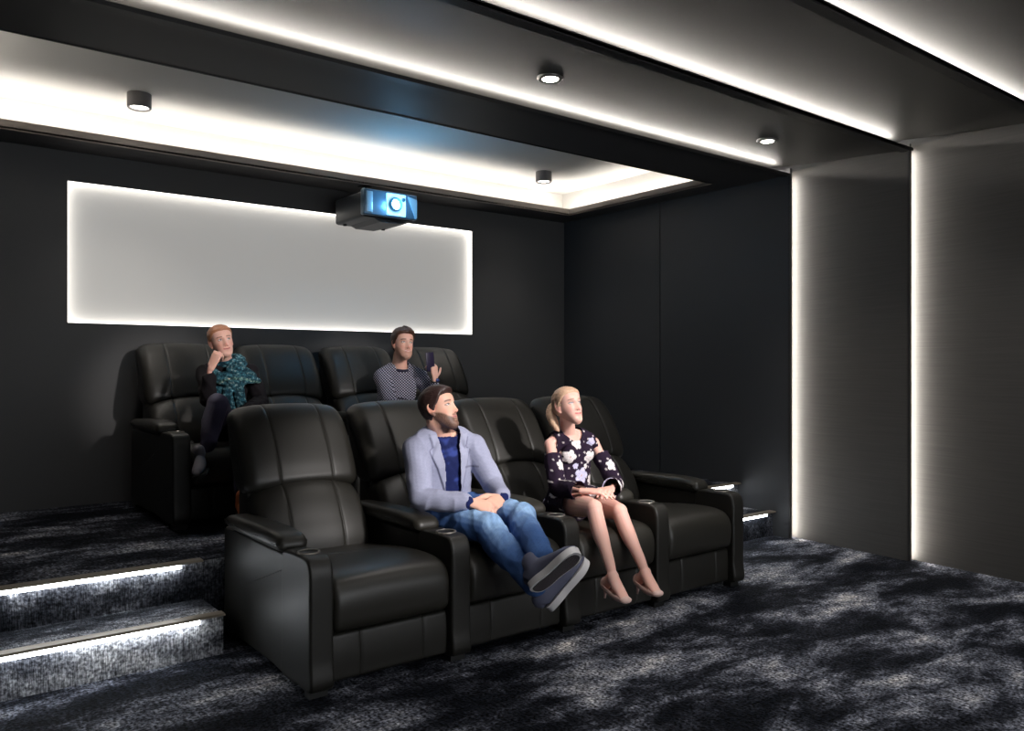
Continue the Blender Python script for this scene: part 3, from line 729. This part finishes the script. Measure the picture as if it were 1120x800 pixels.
hand(bm, (2.135, 3.075, .667), (.72, -.55, -.22), (-.25, -.55, .8), -1, .98, curl=(.75, .85, .6), thumb=(.6, .7))
hand(bm, (2.305, 3.070, .672), (-.80, -.42, -.15), (.15, -.60, .75), 1, .98, curl=(.65, .8, .5), thumb=(.7, .7))
SK = (.70, .40, .30)
finish_body(bm, P1, H, SK, dict(brow=(.035, .018, .012), beard=(.038, .017, .012), beard_k=1.0, lip=(.52, .20, .18), gaze=.002, teeth=False, browt=.0042))
hl = lambda l, f, u: float(ss(-.004, .010, (u - np.interp(f, [-.11, -.03, .0, .02, .035, .055, .075, .1], [-.062, -.058, -.020, .018, .030, .066, .074, .078]))))
H.hair(hl, .008, vol=lambda l, f, u: .013 * max(0, u - .03) / .08 + .010 * max(0, f - .02) / .06 * (u > .05), color=(.030, .014, .012), parent=P1)
T = tloc(J)
bm = bmesh.new(); limbs(bm, J, .000, 't'); neck(bm, J, H, .052)
for s in 'RL':
    a, b = V(J['el' + s]), V(J['wr' + s]); tube(bm, [a.lerp(b, .6), a.lerp(b, 1.0)], [.034, .031])
def kshirt(co, no): return ~((co[:, 2] > .952 + .5 * np.abs(T(co)[0]) * 0) & (np.linalg.norm(co[:, :2] - np.array(J['neck'][:2]), axis=1) < .085))
garment('shirt', bm, P1, lambda co, no: mix(np.tile(np.array((.008, .014, .075)), (len(co), 1)), (.03, .05, .22), ss(.1, .8, nz(co, 50, 5))), keep=kshirt, fold=.003, fs=40)
bm = bmesh.new(); limbs(bm, J, .016, 't', belly=.96)
for s in 'RL':
    a, b, c = V(J['sh' + s]), V(J['el' + s]), V(J['wr' + s])
    tube(bm, [a + V((0, 0, .002)), a.lerp(b, .5), b], [.068, .060, .052]); tube(bm, [b, b.lerp(c, .4), b.lerp(c, .90)], [.053, .049, .041]); ball(bm, b, .052)
hem = V((2.215, 3.45, .53)); tube(bm, [hem, V(J['waist'])], [(.175, .135), (.15, .125)], side=(1, -.1, 0), n=28)
def vop(co, no):
    l, f, z = T(co); hw = np.interp(z, [.56, .66, .76, .86, .93, .97], [.060, .040, .036, .042, .052, .060]); c = np.interp(z, [.6, .9], [.018, .0])
    return l - c, f, z, hw
def kj(co, no):
    l, f, z, hw = vop(co, no); r = np.linalg.norm(co[:, :2] - np.array(J['neck'][:2]), axis=1)
    return ~(((np.abs(l) < hw) & (f > .0) & (f < .19) & (z > .56) & (no @ np.array(-np.array(T.__closure__[0].cell_contents if 0 else (0, 1, 0))) > -.2)) | ((z > .925) & (r < .064 + .25 * (z - .925))))
def lap(co):
    l, f, z, hw = vop(co, None); al = np.abs(l); wd = np.interp(z, [.66, .72, .86, .885, .90, .95], [.0, .018, .060, .064, .040, .046])
    return ss(0, .004, hw + wd - al) * (f > .0) * (f < .19) * (z > .66) * (z < .965), np.exp(-((al - hw - wd) / .004) ** 2) * (f > 0) * (f < .19) * (z > .68) * (z < .95)
def cj(co, no):
    c = np.tile(np.array((.30, .315, .43)), (len(co), 1)) * (1 + .10 * nz(co, 420, 4))[:, None]
    a, e = lap(co); c = mix(c, (.36, .375, .50), a * .6); c = mix(c, (.10, .10, .16), e * .8)
    l, f, z = T(co); pk = np.exp(-((z - .80) / .004) ** 2) * (np.abs(l - .11) < .035) * (f > .03); c = mix(c, (.12, .12, .18), pk)
    for s in 'RL':
        d, t = segd(co, J['sh' + s], J['el' + s]); 
    return c
garment('blazer', bm, P1, cj, voxel=.005, fold=.006, fs=17, seed=2, keep=kj, push=lambda co, no: lap(co)[0] * .006, thick=.004)
bm = bmesh.new()
tube(bm, [V(J['pelvis']) + V((0, .0, -.03)), V(J['pelvis']) + V((0, 0, .06))], [(.165, .12), (.15, .11)], side=(1, 0, 0), n=28)
for s in 'RL':
    a, b, c = V(J['hip' + s]), V(J['kn' + s]), V(J['an' + s])
    tube(bm, [a, a.lerp(b, .5), b], [.096, .085, .070]); tube(bm, [b, b.lerp(c, .3) + V((0, .012, -.012)), b.lerp(c, .7), b.lerp(c, .98)], [.068, .068, .056, .052])
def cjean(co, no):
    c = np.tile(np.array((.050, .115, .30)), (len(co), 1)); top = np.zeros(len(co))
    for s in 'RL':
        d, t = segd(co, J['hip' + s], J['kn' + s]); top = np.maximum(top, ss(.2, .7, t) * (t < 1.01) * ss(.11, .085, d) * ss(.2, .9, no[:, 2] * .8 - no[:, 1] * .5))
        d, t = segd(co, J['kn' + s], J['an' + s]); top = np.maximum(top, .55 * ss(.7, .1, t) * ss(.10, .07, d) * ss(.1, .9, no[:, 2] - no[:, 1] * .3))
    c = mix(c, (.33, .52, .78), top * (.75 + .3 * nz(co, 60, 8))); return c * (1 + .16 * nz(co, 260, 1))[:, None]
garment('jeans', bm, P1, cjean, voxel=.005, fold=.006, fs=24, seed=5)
a_ = (R_ * .62 + U_ * .62 - F_ * .34); n_ = (R_ * -.55 + U_ * .45 + F_ * .75)
shoe(P1, (2.108, 2.575, .372), V((2.108, 2.575, .372)) + a_, n_, 'shoe', L=.262)
a2 = (R_ * .42 + U_ * .62 + F_ * .55); n2 = (R_ * -.80 + U_ * .62)
a2 = V((.10, -.62, .50)); n2 = V((.15, .30, .75))
shoe(P1, (2.228, 2.62, .262), V((2.228, 2.62, .262)) + V((.55, -.35, .75)), V((-.35, .2, .6)), 'shoe', L=.262)

# ---- woman in the floral dress, front row
J = dict(neck=(3.060, 3.44, .925), chest=(3.060, 3.44, .79), waist=(3.062, 3.43, .62), pelvis=(3.055, 3.42, .555), shR=(2.930, 3.44, .862), shL=(3.225, 3.40, .855),
         elR=(2.865, 3.30, .640), elL=(3.262, 3.26, .635), wrR=(2.850, 3.085, .650), wrL=(3.030, 3.060, .650), hipR=(2.965, 3.36, .545), hipL=(3.125, 3.36, .54),
         knR=(2.815, 2.965, .585), knL=(3.000, 2.97, .545), anR=(2.765, 2.78, .285), anL=(3.005, 2.79, .262), w=.86)
P2 = thing('person', 'blonde woman in dark floral dress sitting in the front row, hands on her knees', 'person', (3.05, 3.4, .46))
H = Head((2.985, 3.35, 1.072), (-.06, -.93, .26), (-.04, .06, 1), h=.216, wide=.98, jaw=.84, nose=.72)
bm = bmesh.new(); H.build(bm); neck(bm, J, H, .043); limbs(bm, J, -.010, arm=.86, leg=.96)
hand(bm, (2.855, 3.08, .652), (.55, -.78, .02), (-.05, -.2, .97), -1, .90, curl=(.25, .3, .2), thumb=(.4, .5))
hand(bm, (3.020, 3.055, .650), (-.80, -.55, .04), (-.1, -.25, .95), 1, .90, curl=(.2, .35, .3), thumb=(.5, .5))
FT = {}
for s, toe in (('R', (2.705, 2.64, .214)), ('L', (2.935, 2.65, .203))):
    an = V(J['an' + s]); toe = V(toe); hl_ = an + V((.004, .045, -.045)); FT[s] = (an, toe, hl_)
    tube(bm, [an + V((0, .005, 0)), an.lerp(toe, .45) + V((0, 0, -.008)), toe + V((0, 0, .002))], [(.028, .030), (.030, .024), (.026, .012)], side=(1, 0, 0)); tube(bm, [an, hl_], [.029, .026])
finish_body(bm, P2, H, (.80, .47, .39), dict(brow=(.22, .12, .08), browk=.8, lip=(.62, .13, .14), gaze=.002, iris=(.12, .14, .16)))
hl = lambda l, f, u: float(ss(-.006, .008, (u - np.interp(f, [-.11, -.05, -.02, .0, .02, .04, .055, .075, .1], [-.060, -.05, -.03, .012, .030, .050, .066, .076, .078]))))
def pony(bm):
    p = [(-.01, -.088, .035), (-.035, -.112, .03), (-.055, -.115, -.01), (-.058, -.100, -.06), (-.055, -.085, -.105), (-.050, -.075, -.125)]
    tube(bm, [H.w(*q) for q in p], [.016, .024, .027, .026, .018, .007], n=16)
    tube(bm, [H.w(.06 * 1, .02, .02), H.w(.066, -.02, .01), H.w(.045, -.06, .01)], [.008, .012, .014])
    tube(bm, [H.w(-.06, .02, .02), H.w(-.066, -.02, .01), H.w(-.045, -.06, .01)], [.008, .012, .014])
H.hair(hl, .007, vol=lambda l, f, u: .006 * max(0, u - .03) / .08, color=(.62, .40, .27), parent=P2, extra=pony, streak=.30)
T = tloc(J); rng = random.Random(11)
FL = [(-.09, .80, .036), (.055, .79, .034), (-.02, .865, .030), (.0, .69, .042), (.075, .66, .026), (-.10, .63, .030), (-.045, .60, .034), (.10, .87, .024), (.02, .56, .03), (-.155, .76, .026), (-.165, .66, .026), (-.12, .54, .034), (.185, .74, .028), (.19, .64, .026), (.06, .58, .022), (-.04, .745, .016), (.03, .74, .014), (.11, .72, .015), (-.18, .60, .022), (.15, .58, .024)]
def cdress(co, no):
    l, f, z = T(co); c = np.tile(np.array((.018, .009, .024)), (len(co), 1))
    for k, (a, b, r) in enumerate(FL):
        th = np.arctan2(z - b, l - a); d = np.hypot(l - a, z - b) / r; pet = .74 + .36 * np.abs(np.cos(2.5 * th + k))
        m = ss(.05, -.05, d - pet); q = .5 + .5 * np.sin(d * 9 + 3 * np.cos(5 * th + k)); base = np.array((.86, .80, .80)) if k % 4 != 3 else np.array((.62, .60, .82))
        c = np.where(m[:, None] > .5, base * (1 - .28 * q)[:, None], c); c[(d < .14)] = (.50, .34, .30)
    lf = (np.abs(np.sin(l * 70 + z * 31) * np.sin(z * 64 - l * 23)) > .93); c[lf & (c[:, 0] < .1)] = (.55, .50, .50)
    return c
bm = bmesh.new(); limbs(bm, J, .002, 't'); 
tube(bm, [V((3.055, 3.43, .50)), V((3.058, 3.42, .60))], [(.160, .125), (.125, .10)], side=(1, -.1, 0), n=28)
for s in 'RL':
    a, b = V(J['hip' + s]), V(J['kn' + s]); tube(bm, [a, a.lerp(b, .34), a.lerp(b, .58)], [.092, .088, .086])
for s in 'RL': ball(bm, V(J['chest']) + V((.062 * (1 if s == 'L' else -1), -.085, .018)), (.055, .045, .052))
def kd(co, no):
    l, f, z = T(co); r = np.linalg.norm(co[:, :2] - np.array(J['neck'][:2]) - np.array((0, -.02)), axis=1)
    neckc = (z > .885) & (r < .068)
    dR = np.linalg.norm(co - np.array(J['shR']) - np.array((-.022, 0, .012)), axis=1) < .056; dL = np.linalg.norm(co - np.array(J['shL']) - np.array((.022, 0, .012)), axis=1) < .056
    open_ = np.zeros(len(co), bool)
    for s in 'RL':
        a, b = np.array(J['hip' + s]), np.array(J['kn' + s]); ab = b - a; open_ |= ((co - a) @ ab / (ab @ ab) > .60)
    return ~(neckc | ((dR | dL) & (z > .80)) | open_)
garment('dress', bm, P2, cdress, voxel=.0045, fold=.003, fs=30, seed=3, keep=kd, thick=.003)
for s in 'RL':
    a, b, c = V(J['sh' + s]), V(J['el' + s]), V(J['wr' + s]); bm = bmesh.new()
    tube(bm, [a.lerp(b, .30), a.lerp(b, .6), b], [.049, .048, .046]); tube(bm, [b, b.lerp(c, .5), b.lerp(c, .86)], [.046, .048, .050]); ball(bm, b, .046)
    def ks(co, no, a=a, b=b, c=c):
        ab = np.array(b - a); bc = np.array(c - b); t = (co - np.array(a)) @ ab / (ab @ ab); t2 = (co - np.array(b)) @ bc / (bc @ bc)
        return ~((t < .27) | ((t2 > .86)))
    garment('sleeve', bm, P2, cdress, voxel=.0045, fold=.004, fs=30, seed=4, keep=ks, thick=.003)
for s in 'RL':
    an, toe, hl_ = FT[s]; bm = bmesh.new()
    tube(bm, [hl_ + V((0, .006, 0)), hl_.lerp(toe, .5) + V((0, 0, -.012)), toe + V((0, -.006, -.001))], [(.030, .034), (.033, .028), (.030, .016)], side=(1, 0, 0))
    def kp(co, no, an=an, toe=toe, hl_=hl_):
        ax = np.array(toe - hl_); t = (co - np.array(hl_)) @ ax / (ax @ ax); line = np.array(hl_)[2] + (np.array(toe)[2] - np.array(hl_)[2]) * t
        return ~((t < .76) & (t > .02) & (co[:, 2] > line + .004))
    p = garment('pump', bm, P2, flat((.80, .54, .48)), voxel=.0035, fold=0, keep=kp, m='pump', thick=.002)
    bm = bmesh.new(); cyl(bm, hl_ + V((0, .008, -.015)), (0, .12, -1), .013, .005, .060, 14); obj('heel', bm, M['pump'], p)

# ---- woman in the teal scarf, rear row
J = dict(neck=(1.765, 5.37, 1.318), chest=(1.770, 5.38, 1.17), waist=(1.765, 5.37, 1.01), pelvis=(1.76, 5.36, .93), shR=(1.625, 5.37, 1.255), shL=(1.905, 5.35, 1.265),
         elR=(1.575, 5.15, 1.095), elL=(1.945, 5.24, 1.07), wrR=(1.572, 5.105, 1.300), wrL=(1.80, 5.08, 1.02), hipR=(1.70, 5.30, .915), hipL=(1.83, 5.30, .915),
         knR=(1.575, 4.96, 1.075), knL=(1.69, 4.89, .905), anR=(1.468, 4.86, .76), anL=(1.635, 4.70, .50), w=.84)
P3 = thing('person', 'woman in teal scarf and black cardigan in the rear row, chin on hand', 'person', (1.72, 5.35, .82))
H = Head((1.692, 5.255, 1.455), (-.02, -.96, .10), (-.20, .02, 1), h=.212, wide=1.04, jaw=.94, nose=.75)
bm = bmesh.new(); H.build(bm); neck(bm, J, H, .044); limbs(bm, J, -.008, arm=.86, leg=.82)
hand(bm, (1.585, 5.105, 1.30), (.36, -.05, .93), (-.62, -.60, .25), -1, .88, curl=(.95, 1.2, .6), thumb=(1.35, .15))
hand(bm, (1.80, 5.08, 1.02), (-.8, -.4, -.1), (-.1, -.3, .95), 1, .88, curl=(.3, .4, .3))
tube(bm, [V(J['anL']), V(J['anL']) + V((-.01, -.06, -.05)), V(J['anL']) + V((-.02, -.13, -.07))], [.03, .032, .024])
finish_body(bm, P3, H, (.76, .44, .35), dict(brow=(.16, .07, .04), lip=(.62, .16, .14), gaze=.003, browt=.0036), voxel=.004)
hl = lambda l, f, u: float(ss(-.006, .008, (u - np.interp(f, [-.11, -.05, -.02, .0, .02, .04, .055, .075, .1], [-.055, -.045, -.025, .012, .034, .054, .070, .080, .082]))))
H.hair(hl, .007, vol=lambda l, f, u: .006 * max(0, u - .03) / .08, color=(.40, .17, .085), parent=P3, streak=.3, voxel=.004)
bm = bmesh.new(); limbs(bm, J, .006, 't')
for s, e in (('R', .62), ('L', .95)):
    a, b, c = V(J['sh' + s]), V(J['el' + s]), V(J['wr' + s])
    tube(bm, [a, a.lerp(b, .5), b], [.058, .052, .046]); tube(bm, [b, b.lerp(c, .4), b.lerp(c, e)], [.046, .044, .040]); ball(bm, b, .047)
garment('cardigan', bm, P3, flat((.009, .007, .009)), fold=.006, fs=24, keep=lambda co, no: ~((co[:, 2] > 1.30) & (np.linalg.norm(co[:, :2] - np.array(J['neck'][:2]), axis=1) < .07)), thick=.004)
bm = bmesh.new(); tube(bm, [V(J['pelvis']) + V((0, 0, -.03)), V(J['pelvis']) + V((0, 0, .06))], [(.155, .11), (.14, .10)], side=(1, 0, 0), n=28)
for s in 'RL':
    a, b, c = V(J['hip' + s]), V(J['kn' + s]), V(J['an' + s])
    tube(bm, [a, a.lerp(b, .5), b], [.086, .076, .062]); tube(bm, [b, b.lerp(c, .35) + V((0, .02, 0)), b.lerp(c, .7), b.lerp(c, .95)], [.060, .060, .046, .040])
garment('jeans', bm, P3, lambda co, no: mix(np.tile(np.array((.016, .014, .030)), (len(co), 1)), (.15, .14, .19), ss(.3, .9, no[:, 2] * .7 - no[:, 0] * .6) * ss(.88, 1.0, co[:, 2])), fold=.004, fs=26, seed=6)  # leg highlight put into the colour: paler on upward and left-facing cloth
M['grey_shoe'] = mat('grey_suede', (.16, .15, .17), .8); M['tan_shoe'] = mat('tan_leather', (.45, .12, .04), .5)
shoe(P3, (1.485, 4.885, .70), (1.39, 4.70, .67), (-.3, .1, 1), 'shoe', L=.25, w=.038, kind=M['grey_shoe'])
shoe(P3, (1.640, 4.745, .432), (1.60, 4.56, .405), (0, -.1, 1), 'shoe', L=.25, w=.038, kind=M['tan_shoe'])
N0 = V(J['neck']); P = lambda dx, dz, df: N0 + R_ * dx + U_ * dz - F_ * df
bm = bmesh.new()
for k, (r, z, tx, th) in enumerate(((.075, .035, .02, .026), (.092, .002, .05, .030), (.108, -.038, .08, .030))):
    ring = []
    for i in range(17):
        a = 2 * PI * i / 16; ring.append(P(r * math.cos(a), z + tx * .5 * math.cos(a + .6) - .035 * max(0, math.sin(a)) * (1 + k), r * .9 * math.sin(a) + .01 * k))
    tube(bm, ring, [(th * .8, th) for _ in ring], n=14, sub=3)
tube(bm, [P(-.085, -.02, .09), P(-.02, -.085, .135), P(.08, -.105, .14), P(.17, -.100, .09), P(.225, -.115, .03)], [(.020, .030), (.020, .042), (.020, .042), (.018, .034), (.012, .014)], side=F_, n=16)
tube(bm, [P(.05, -.05, .11), P(.14, -.06, .10), P(.19, -.09, .05)], [(.02, .045), (.02, .045), (.016, .03)], side=F_)
tube(bm, [P(.06, -.11, .13), P(.055, -.19, .145), P(.065, -.26, .14), P(.075, -.31, .13)], [(.034, .012), (.034, .011), (.036, .010), (.034, .006)], side=R_)
tube(bm, [P(.12, -.10, .12), P(.125, -.18, .13), P(.135, -.25, .125), P(.145, -.30, .115)], [(.034, .012), (.036, .011), (.036, .010), (.033, .006)], side=R_)
def cscarf(co, no):
    d = co - np.array(N0); x = d @ np.array(R_); z = d[:, 2]; fr = -(d @ np.array(F_)); c = np.ones((len(co), 3)) * (1 + .45 * nz(co, 45, 2))[:, None]
    b = np.exp(-((z + .125 - .03 * np.sin(x * 14)) / .007) ** 2) * (fr > .0) * (x > -.03); c = mix(c, (5, 2.6, 1.6), b * .8); return c * 1.0
me = remesh(bm, .0045, 1); co_ = coords(me); no_ = normals(me)
d = co_ - np.array(N0); wv = np.sin((co_[:, 2] * 1.0 + .35 * (d @ np.array(R_))) * 190 + 2 * nz(co_, 12, 3)) * .0016; co_ = co_ + no_ * wv[:, None]; setco(me, co_); setcol(me, np.clip(cscarf(co_, no_) * (1 + wv * 160)[:, None], 0, 6))  # fold shade put into the colour: grooves darker, crests paler
mobj('scarf', me, M['scarf'], P3)

# ---- man with the phone, rear row
J = dict(neck=(3.090, 5.42, 1.300), chest=(3.085, 5.44, 1.14), waist=(3.06, 5.42, .98), pelvis=(3.05, 5.40, .93), shR=(2.945, 5.42, 1.220), shL=(3.255, 5.38, 1.215),
         elR=(2.925, 5.24, 1.010), elL=(3.315, 5.26, 1.030), wrR=(3.06, 5.06, 1.00), wrL=(3.268, 5.185, 1.205), hipR=(2.96, 5.32, .915), hipL=(3.14, 5.32, .915),
         knR=(2.90, 4.88, .915), knL=(3.15, 4.88, .915), anR=(2.88, 4.70, .50), anL=(3.17, 4.70, .50), w=.95)
P4 = thing('person', 'man in dotted sweater in the rear row holding up a phone', 'person', (3.06, 5.4, .82))
H = Head((3.078, 5.335, 1.462), (-.08, -.96, .10), (.06, .02, 1), h=.236)
bm = bmesh.new(); H.build(bm); neck(bm, J, H, .055); limbs(bm, J, -.012)
hand(bm, (3.268, 5.182, 1.205), (-.12, -.05, 1), R_ * .75 - F_ * .55, 1, .98, fcurl=[(.95, .75, .3), (1.0, .75, .3), (1.05, .75, .35), (1.1, .75, .4)], thumb=(.3, .4), spread=.16)
hand(bm, (3.06, 5.06, 1.0), (.6, -.7, -.1), (0, -.2, 1), -1, .98)
finish_body(bm, P4, H, (.74, .43, .34), dict(brow=(.06, .028, .018), beard=(.20, .085, .05), beard_k=.50, lip=(.55, .20, .18), gaze=.003, teeth=True, browt=.004), voxel=.004)
hl = lambda l, f, u: float(ss(-.004, .010, (u - np.interp(f, [-.11, -.03, .0, .02, .035, .055, .075, .1], [-.062, -.05, -.008, .024, .036, .070, .078, .080]))))
H.hair(hl, .009, vol=lambda l, f, u: (.014 + .008 * (l > 0)) * max(0, u - .03) / .08, color=(.055, .024, .014), parent=P4, voxel=.004)
bm = bmesh.new(); limbs(bm, J, .006, 't')
for s, e in (('R', .95), ('L', .72)):
    a, b, c = V(J['sh' + s]), V(J['el' + s]), V(J['wr' + s])
    tube(bm, [a, a.lerp(b, .5), b], [.064, .056, .050]); tube(bm, [b, b.lerp(c, .4), b.lerp(c, e)], [.050, .047, .040]); ball(bm, b, .051)
garment('sweater', bm, P4, flat((1, 1, 1)), fold=.005, fs=20, seed=9, keep=lambda co, no: ~((co[:, 2] > 1.278) & (np.linalg.norm(co[:, :2] - np.array(J['neck'][:2]) - np.array((0, -.01)), axis=1) < .068)), m='dots', thick=.004)
bm = bmesh.new(); c0 = V(J['neck']) + V((0, -.012, -.016))
tube(bm, [c0 + V((.068 * math.cos(2 * PI * i / 16), .066 * math.sin(2 * PI * i / 16), .018 * math.sin(2 * PI * i / 16))) for i in range(17)], [(.007, .012)] * 17, n=10, sub=3)
obj('collar', bm, mat('navy_rib', (.008, .008, .025), .9), P4)
bm = bmesh.new(); tube(bm, [V(J['pelvis']) + V((0, 0, -.03)), V(J['pelvis']) + V((0, 0, .06))], [(.165, .12), (.15, .11)], side=(1, 0, 0), n=28)
for s in 'RL':
    a, b, c = V(J['hip' + s]), V(J['kn' + s]), V(J['an' + s])
    tube(bm, [a, a.lerp(b, .5), b], [.092, .082, .066]); tube(bm, [b, b.lerp(c, .35), b.lerp(c, .95)], [.064, .062, .048])
garment('trousers', bm, P4, flat((.012, .012, .02)), voxel=.008)
for x in (2.88, 3.17): shoe(P4, (x, 4.74, .392), (x, 4.5, .392), (0, 0, 1), 'shoe', kind=M['tan_shoe'])
w0, w1 = V(J['elL']), V(J['wrL']); ax = (w1 - w0).normalized(); wc = w1 - ax * .012; s1 = ax.orthogonal().normalized(); s2 = ax.cross(s1)
bm = bmesh.new(); tube(bm, [wc + s1 * .031 * math.cos(2 * PI * i / 14) + s2 * .029 * math.sin(2 * PI * i / 14) for i in range(15)], [(.004, .010)] * 15, side=ax, n=8, sub=2)
wt = obj('wristwatch', bm, M['plastic'], P4); bm = bmesh.new(); q = (R_ * .75 - F_ * .6).normalized(); cyl(bm, wc + q * .026, q, .017, .015, .009, 24); obj('watch_face', bm, M['watch'], wt)
t = thing('phone', 'dark phone held up in the hand of the man in the dotted sweater', 'phone', (3.243, 5.178, 1.33))
bm = box(bmesh.new(), -.036, .036, -.0045, .0045, -.072, .072, .004)
pn = (R_ * .55 - F_ * .70).normalized(); mx = Matrix((U_.cross(pn) * -1, pn * -1, U_)).transposed().to_4x4(); 
bmesh.ops.transform(bm, matrix=Matrix.Translation(V((3.222, 5.178, 1.335))) @ mx @ Matrix.Rotation(.12, 4, 'Y'), verts=bm.verts); obj('case', bm, M['phone'], t, True, .6)
# ------------------------------------------------------------------ camera, lights, world
t = thing('added_glow_screen', 'unseen glowing screen added on the front wall to light the people', 'screen', (2.6, YF + .02, .7))  # out of view, glow added to light the people
obj('screen_fabric', B(.45, 4.85, YF + .012, YF + .03, .55, 2.45), M['screen'], t, False)
bm = bmesh.new()
for a in ((.40, .45, .50, 2.50), (4.85, 4.90, .50, 2.50), (.45, 4.85, .50, .55), (.45, 4.85, 2.45, 2.50)): box(bm, a[0], a[1], YF, YF + .045, a[2], a[3])
obj('frame', bm, M['plastic'], t, False)
lamp('added_screen_fill', 'AREA', (2.65, YF + .2, 1.5), (PI / 2, 0, PI), 95, (.95, .97, 1), shape='RECTANGLE', size=4.2, size_y=1.8)  # area lamp added before the screen to light the people
for x, y, e in ((1.2, 1.3, 50), (2.9, 1.3, 60), (4.5, 1.3, 50), (4.6, 2.2, 30)):
    lamp('added_floor_spot', 'SPOT', (x, y, 2.70), (0, 0, 0), e, (1, .96, .92), spot_size=1.9, spot_blend=.9, shadow_soft_size=.06)  # unseen spots added to brighten the front floor
# unseen key spots added to brighten the seated people in both rows
def aim(o, p): o.rotation_euler = (V(p) - o.location).to_track_quat('-Z', 'Y').to_euler()
for src, dst, e, sz in (((2.6, -.6, 2.6), (2.18, 3.25, .95), 950, .30), ((3.3, -.4, 2.6), (3.0, 3.2, .85), 950, .31), ((2.7, .9, 2.66), (1.70, 5.3, 1.35), 600, .20), ((3.5, .9, 2.66), (3.10, 5.3, 1.35), 600, .20)):
    a = lamp('added_key_spot', 'SPOT', src, (0, 0, 0), e, (1, .94, .91), spot_size=sz, spot_blend=.8, shadow_soft_size=.12); aim(a, dst)
cam = bpy.data.cameras.new('camera'); co = bpy.data.objects.new('camera', cam); C.objects.link(co)
cam.sensor_width = 36; cam.lens = 880 / 1120 * 36; cam.shift_y = -1 / 1120 * -1
cam.clip_start = .02
co.location = (0, 0, 1.3); co.rotation_euler = (PI / 2, 0, -math.radians(37.7))
S = bpy.context.scene; S.camera = co
w = bpy.data.worlds.new('World'); S.world = w; w.use_nodes = True
w.node_tree.nodes['Background'].inputs[0].default_value = (.5, .55, .6, 1); w.node_tree.nodes['Background'].inputs[1].default_value = .02
S.view_settings.view_transform = 'Standard'; S.view_settings.look = 'None'; S.view_settings.exposure = 0; S.view_settings.gamma = 1
S.cycles.max_bounces = 8; S.cycles.diffuse_bounces = 5; S.cycles.sample_clamp_indirect = 4
S.cycles.use_denoising = True
